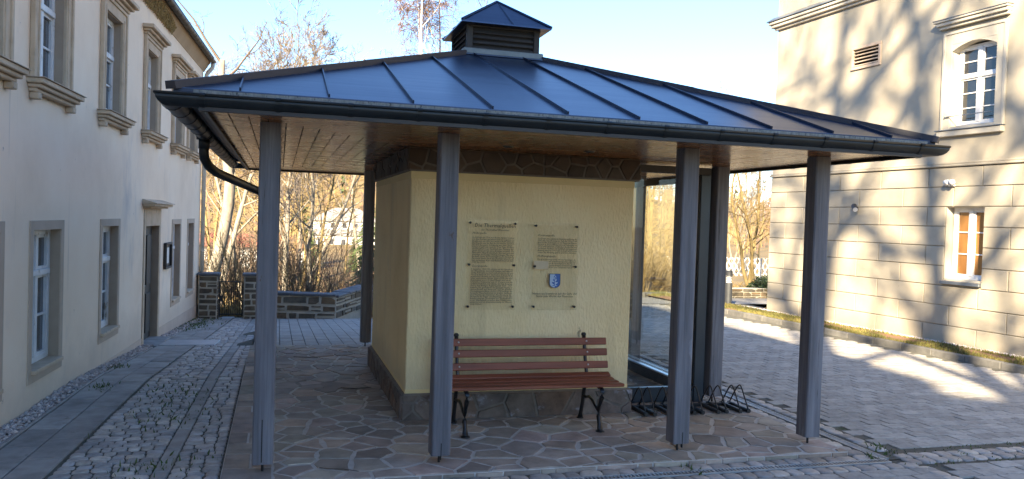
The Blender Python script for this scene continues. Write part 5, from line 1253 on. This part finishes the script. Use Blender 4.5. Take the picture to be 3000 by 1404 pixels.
# conifers
def conifer_proto(seed, H, Rb, n):
    rr = random.Random(seed); mt, mc = MB(), MB(); mt.tube([(0, 0, -.3), (0, 0, H*.5), (0, 0, H)], [H*.018, H*.012, .01], 8, False)
    for _ in range(n):
        z = H*(.06+.92*rr.random()**1.15); a = rr.uniform(0, 2*PI); L_ = Rb*(1-z/H)*rr.uniform(.55, 1.1)+.1; c, s_ = math.cos(a), math.sin(a)
        for k in range(7):
            t = (k+.6)/7; px, py, pz = c*L_*t, s_*L_*t, z-L_*t*(.25+.2*t)+.06*L_; w = .16*L_*(1.15-t)+.05; b = a+PI/2+rr.uniform(-.4, .4)
            dx, dy = math.cos(b)*w, math.sin(b)*w; ll = .16*L_+.05
            mc.add([(px-dx, py-dy, pz-.06), (px, py, pz+.03), (px+c*ll, py+s_*ll, pz-.05)], [(0,1,2)]); mc.add([(px+dx, py+dy, pz-.06), (px, py, pz+.03), (px+c*ll, py+s_*ll, pz-.05)], [(0,2,1)])
    out = []
    for mm, nm, ma in ((mt, 'trunk', 'bark_dark'), (mc, 'crown', 'needle')):
        me = bpy.data.meshes.new(nm); me.from_pydata(mm.v, [], mm.f); me.materials.append(MATS[ma]); out.append(me)
    return out
CON = conifer_proto(2, 8, 1.9, 420)
for (px, y, s, lab) in ((1082, 30, .62, 'dark green conifer beside the far edge of the yellow core'), (912, 62, .55, 'small dark conifer at the left corner of the far white house'), (1040, 64, .45, 'small dark conifer right of the far white house'), (880, 90, 1.35, 'tall dark conifer standing behind the pale trunks')):
    put_px(CON, 'conifer', px, y, px, s, lab, group='conifers in the valley')
# evergreen shrub in the planter
def leaf_bush(name, x, y, z, rx, rz_, n, label):
    rr = random.Random(int(x*100)); T = empty(name, (x, y, z), 0, label, 'shrub'); m = MB()
    for _ in range(n):
        u = Vector((rr.gauss(0, 1), rr.gauss(0, 1), rr.gauss(0, 1))).normalized()*rr.uniform(.55, 1.05); p = Vector((u.x*rx, u.y*rx, abs(u.z)*rz_)); a = perp(u, rr)*.035; b = (u+perp(u, rr)*.6).normalized()*.06
        m.add([p-a, p+b*.2, p+a, p+b], [(0,1,3),(1,2,3)])
    m.build('foliage', 'leaf_dark', T, fast=True); m = MB()
    for k in range(7):
        a = k*.9; m.tube([(0, 0, -.1), (math.cos(a)*rx*.3, math.sin(a)*rx*.3, rz_*.4), (math.cos(a)*rx*.7, math.sin(a)*rx*.7, rz_*.75)], [.012, .009, .005], 5)
    m.build('stems', 'bark_dark', T)
leaf_bush('evergreen_shrub', 11.95, 18.1, .0, .42, .50, 1500, 'dark evergreen shrub in the stone planter by the beige building')
# planter wall, edging, path, fence, bollard
PLT = empty('stone_planter', (11.2, 17.75, 0), 0, 'low stone planter wall on the path near the beige building corner', 'planter')
m = MB(); m.bbox(10.55, 12.3, 17.72, 18.0, -.2, .215, .01); m.build('core', 'wall_mortar', PLT, True)
stones(PLT, (10.55, 17.72, -.10), (1,0,0), (0,-1,0), 1.75, .31, 3, .15, .4, .012, .02, 'wall_stone', rw, True, .1, .008)
EDG = empty('stone_edging', (9.2, 18.05, 0), 0, 'rough stone edging below the golden shrubs', 'edging')
for k in range(7):
    x = 7.9+k*.36; bxo('edging_stone', 'kerb_stone', (x+.008, x+.35, 17.95+.02*math.sin(k*2), 18.18, -.12, .07+.03*math.sin(k*3.1)), EDG, True, .02)
tag(grid_sheet('path', 'asphalt', [3, 8, 12, 20, 30], [16.35, 17, 17.8], lambda x, y: -.028), kind='structure')
FE = empty('lattice_fence', (15, 24, 0), 0, 'white diagonal lattice fence beyond the path at the right', 'fence')
zf = .10
for k in range(34):
    for s_ in (-1, 1):
        x = 12.2+k*.20; m = MB(); a, b = (x, x+.36) if s_ > 0 else (x+.36, x); y = 24+.016*s_
        m.add([(a-.022, y-.008, zf), (a+.022, y-.008, zf), (b+.022, y-.008, zf+.62), (b-.022, y-.008, zf+.62), (a-.022, y+.008, zf), (a+.022, y+.008, zf), (b+.022, y+.008, zf+.62), (b-.022, y+.008, zf+.62)], [(0,1,2,3),(7,6,5,4),(0,4,5,1),(1,5,6,2),(2,6,7,3),(3,7,4,0)]); m.build('slat', 'lattice', FE, True)
for k in range(5): bxo('fence_post', 'lattice', (12.3+k*1.7, 12.37+k*1.7, 24.03, 24.10, -1.2, zf+.55), FE, True)
BO = empty('bollard_light', (9.42, 15.57, -.03), 0, 'grey cylindrical bollard light on the lawn beyond the pavilion', 'bollard')
m = MB(); m.lathe([(.075, -.05), (.075, .55)], (0, 0, 0), 20); m.build('column', 'bollard_metal', BO, smooth=False)
m = MB(); m.lathe([(.06, .551), (.06, .70)], (0, 0, 0), 20); m.build('lamp_glass', 'lamp_lens', BO)
for k in range(4): m = MB(); m.lathe([(.06, 0), (.073, .003), (.06, .012)], (0, 0, .575+k*.034), 20); m.build('louvre_ring', 'bollard_metal', BO)
m = MB(); m.lathe([(.075, .701), (.077, .80), (.06, .815)], (0, 0, 0), 20); m.build('cap', 'bollard_metal', BO)

# ------------------------------------------------------------------ far houses
def far_house(name, x0, x1, y, dep, z0, ze, zr, wall, roofm, label, rz=0, hip=True, lean=None, wins=()):
    cx = (x0+x1)/2; T = empty(name, (cx, y, z0), rz, label, 'house'); w = (x1-x0)/2
    m = MB(); m.box(-w, w, 0, dep, -1.5, ze-z0); m.build('wall', wall, T)
    e = .45; ins = dep/2 if hip else 0; m = MB(); h0, h1 = ze-z0, zr-z0
    m.add([(-w-e, -e, h0), (w+e, -e, h0), (w+e, dep+e, h0), (-w-e, dep+e, h0), (-w-e+ins*1.0, dep/2, h1), (w+e-ins*1.0, dep/2, h1)], [(0,1,5,4),(2,3,4,5),(1,2,5),(3,0,4),(3,2,1,0)]); m.build('roof', roofm, T)
    if not hip: m = MB(); m.add([(-w, -.01, h0), (-w, dep, h0), (-w, dep/2, h1-.3)], [(0,1,2)]); m.build('gable', wall, T)
    if lean: m = MB(); m.add([(-w-.3, -lean[1], lean[0]-.35), (w+.3, -lean[1], lean[0]-.35), (w+.3, -.02, lean[0]+.5), (-w-.3, -.02, lean[0]+.5), (-w-.3, -lean[1], lean[0]-.55), (w+.3, -lean[1], lean[0]-.55)], [(0,1,2,3),(0,4,5,1)]); m.build('porch_roof', roofm, T); bxo('porch_wall', wall, (-w+.2, w-.2, -lean[1]+.3, -.05, -1.5, lean[0]-.3), T, False, .01)
    for (a, b, yy) in wins:
        for k in range(a):
            x = -w+(k+1)*2*w/(a+1); m = MB(); m.bbox(x-.45, x+.45, yy-.06, yy+.02, b, b+1.1, .01); wd = m.build('window', 'far_white', T)
            bxo('pane', 'far_window', (x-.36, x+.36, yy-.09, yy-.062, b+.08, b+1.02), wd, False, .005)
    return T
far_house('white_house', 5.2, 17.5, 150, 9, -4.9, .55, 3.0, 'far_white', 'far_roof', 'large white house with grey hipped roof across the valley', rad(-8), True, (3.4, 2.5), ((5, 4.1, 0), (5, 1.2, -2.2)))
far_house('yellow_house', 93, 107, 222, 8, 6.0, 8.6, 12.4, 'far_yellow', 'far_roof', 'yellow house with dark roof on the hill seen through the glass', rad(40), False, None, ((4, .9, 0),))
far_house('red_roofed_shed', -9, 3, 80, 5, -4.2, -1.6, -.4, 'far_white', 'red_roof', 'long low shed with red roof behind the gate shrubs', rad(3), True)
# hillside woods: one mass each
def wood(name, seed, n, b0, b1, y0, y1, mat, label, hgt=(7, 13), tw=46):
    rr = random.Random(seed); m = MB()
    for _ in range(n):
        y = y0+(y1-y0)*rr.random()**.8; br = rad(rr.uniform(b0, b1)); x = math.tan(br)*y; z = terrain_h(x, y)-.3; H = rr.uniform(*hgt); k = max(1, y/110)
        if abs(x/y-11/150) < .05 and y < 165: continue
        m.tube([(x, y, z), (x+rr.uniform(-.3, .3), y, z+H*.5), (x+rr.uniform(-.6, .6), y, z+H)], [.12*k, .08*k, .03*k], 3, False)
        for _ in range(tw):
            t = rr.uniform(.12, .97); p = Vector((x, y, z+H*t)); d = Vector((rr.gauss(0, 1), rr.gauss(0, 1), rr.uniform(.1, 1.3))).normalized(); L_ = H*.30*(1.15-t)*rr.uniform(.5, 1.3)+.5; q = p+d*L_; s_ = Vector((d.z, 0, -d.x))*.028*k
            m.add([p-s_, p+s_, q], [(0,1,2)])
            for _ in range(2):
                c = p.lerp(q, rr.uniform(.3, .9)); d2 = (d+Vector((rr.gauss(0, .7), rr.gauss(0, .7), rr.uniform(0, .9)))).normalized(); e = c+d2*L_*.5; s2 = Vector((d2.z, 0, -d2.x))*.018*k; m.add([c-s2, c+s2, e], [(0,1,2)])
    return tag(m.build(name, mat, fast=True), label, 'wood', kind='stuff')
wood('golden_wood', 1, 260, -12, 15, 62, 300, 'twig_gold', 'sunlit golden bare wood on the far hillside at the left')
wood('reddish_wood', 2, 260, -12, 36, 70, 310, 'twig_red', 'reddish bare wood on the far hillside')
wood('young_wood', 5, 200, 18, 38, 45, 260, 'twig_gold', 'golden bare wood beyond the yard at the right', (5, 10))
wood('brown_thicket', 7, 150, -10, 14, 30, 75, 'twig_brown', 'brown thicket on the valley floor behind the garden wall', (1.5, 4.5), 40)
rr = random.Random(77); m = MB()
for _ in range(90):
    y = rr.uniform(170, 320); br = rad(rr.uniform(-10, 38)); x = math.tan(br)*y; z = terrain_h(x, y)-.5; H = rr.uniform(9, 15)
    for k in range(60):
        t = rr.random(); a = rr.uniform(0, 2*PI); L_ = H*.2*(1.05-t); m.add([(x, y, z+H*t+.5), (x+math.cos(a)*L_-math.sin(a)*.35, y+math.sin(a)*L_+math.cos(a)*.35, z+H*t-.5), (x+math.cos(a)*L_+math.sin(a)*.35, y+math.sin(a)*L_-math.cos(a)*.35, z+H*t-.5)], [(0,1,2)])
tag(m.build('conifer_wood', 'needle', fast=True), 'scattered dark conifers on the far hillside', 'wood', kind='stuff')
pts = []
for _ in range(16000):
    y = 18.6+30*R.random()**1.6; x = bear(R.uniform(560, 1120))*y; pts.append((x, y, terrain_h(x, y)-.02))
for _ in range(4000):
    y = 18.3+14*R.random()**1.5; x = R.uniform(7.5, 18); pts.append((x, y, terrain_h(x, y)-.02))
blades('dry_grass', pts, .12, .38, 'dry_grass', 'dry golden grass on the bank behind the garden wall', 'grass', .012, .8)

# ------------------------------------------------------------------ behind the camera: what throws the shade over the court
GH = empty('shade_house', (-5.74, -8.19, 0), math.atan2(-.574, .819), 'unseen gabled house added behind the camera to shade the court', 'house')  # added sun blocker, its gable and wing outline shaped to the shade wanted
def gh_prism(poly, y0, y1): 
    m = MB(); m.prism(poly, y0, y1, 0, Matrix(((1,0,0,0),(0,0,-1,0),(0,1,0,0),(0,0,0,1)))); return m
gh_prism([(-7.1, -.3), (1.5, -.3), (1.5, 9.95), (-2.8, 13.2), (-7.1, 10.1)], 0, 9).build('wall', 'house_plaster', GH)
gh_prism([(1.7, 9.8), (-2.8, 13.2), (-7.4, 9.8), (-7.4, 9.95), (-2.8, 13.35), (1.7, 9.95)], -.3, 9.3).build('roof', 'roof_tile_dark', GH)
gh_prism([(1.51, -.3), (3.5, -.3), (3.5, 9.85), (1.51, 9.85)], .3, 8).build('wing', 'beige_plaster', GH)
for zz in (1.2, 4.2, 7.2):
    for xx in (-6.2, -3.9, -1.6, .1): bxo('window', 'window_glass', (xx, xx+1.0, -.0, .03, zz, zz+1.6), GH, False, .003)
LIME = make_proto('lime', 52, 14.0, .19, 'bark_dark', 'bark_dark', levels=2, wob=[.07, .36, .5, .6, .6], kids=[16, 7, 0, 0, 0], ang=[40, 44, 45, 42, 40], ratio=[.55, .5, .5, .5, .4], rr=[.6, .55, .6, .6, .6], rmin=.03)
LIME[0].materials[0] = MATS['bark_dark']
for i, (x, y, s, lab) in enumerate(((-.7, -2.55, 1.42, 'leftmost bare lime tree standing behind the camera'), (.87, -2.85, 1.32, 'rightmost bare lime tree standing behind the camera'), (.63, -4.66, 1.3, 'farthest bare lime tree standing behind the camera'))):
    put(LIME, 'lime_tree', x, y, -.1, i*2.1, s, lab, group='lime trees beside the camera')

# thin twigs dropped on the flagstones
def twig(pts, lab):
    m = MB(); m.tube([(x, y, .0075+.002*math.sin(i)) for i, (x, y) in enumerate(pts)], [.004]*(len(pts)-1)+[.0025], 5); tag(m.build('fallen_twig', 'bark_dark'), lab, 'twig', 'twigs lying on the pavilion floor')
twig([(.30, 5.56), (.36, 5.52), (.45, 5.50), (.55, 5.44)], 'thin dark twig on the flagstones by the leftmost front post')
twig([(.20, 9.95), (.33, 9.88), (.48, 9.86)], 'thin dark twig at the far edge of the flagstones')
twig([(.62, 8.12), (.76, 8.06), (.92, 8.10)], 'thin dark twig on the flagstones beside the yellow core wall')
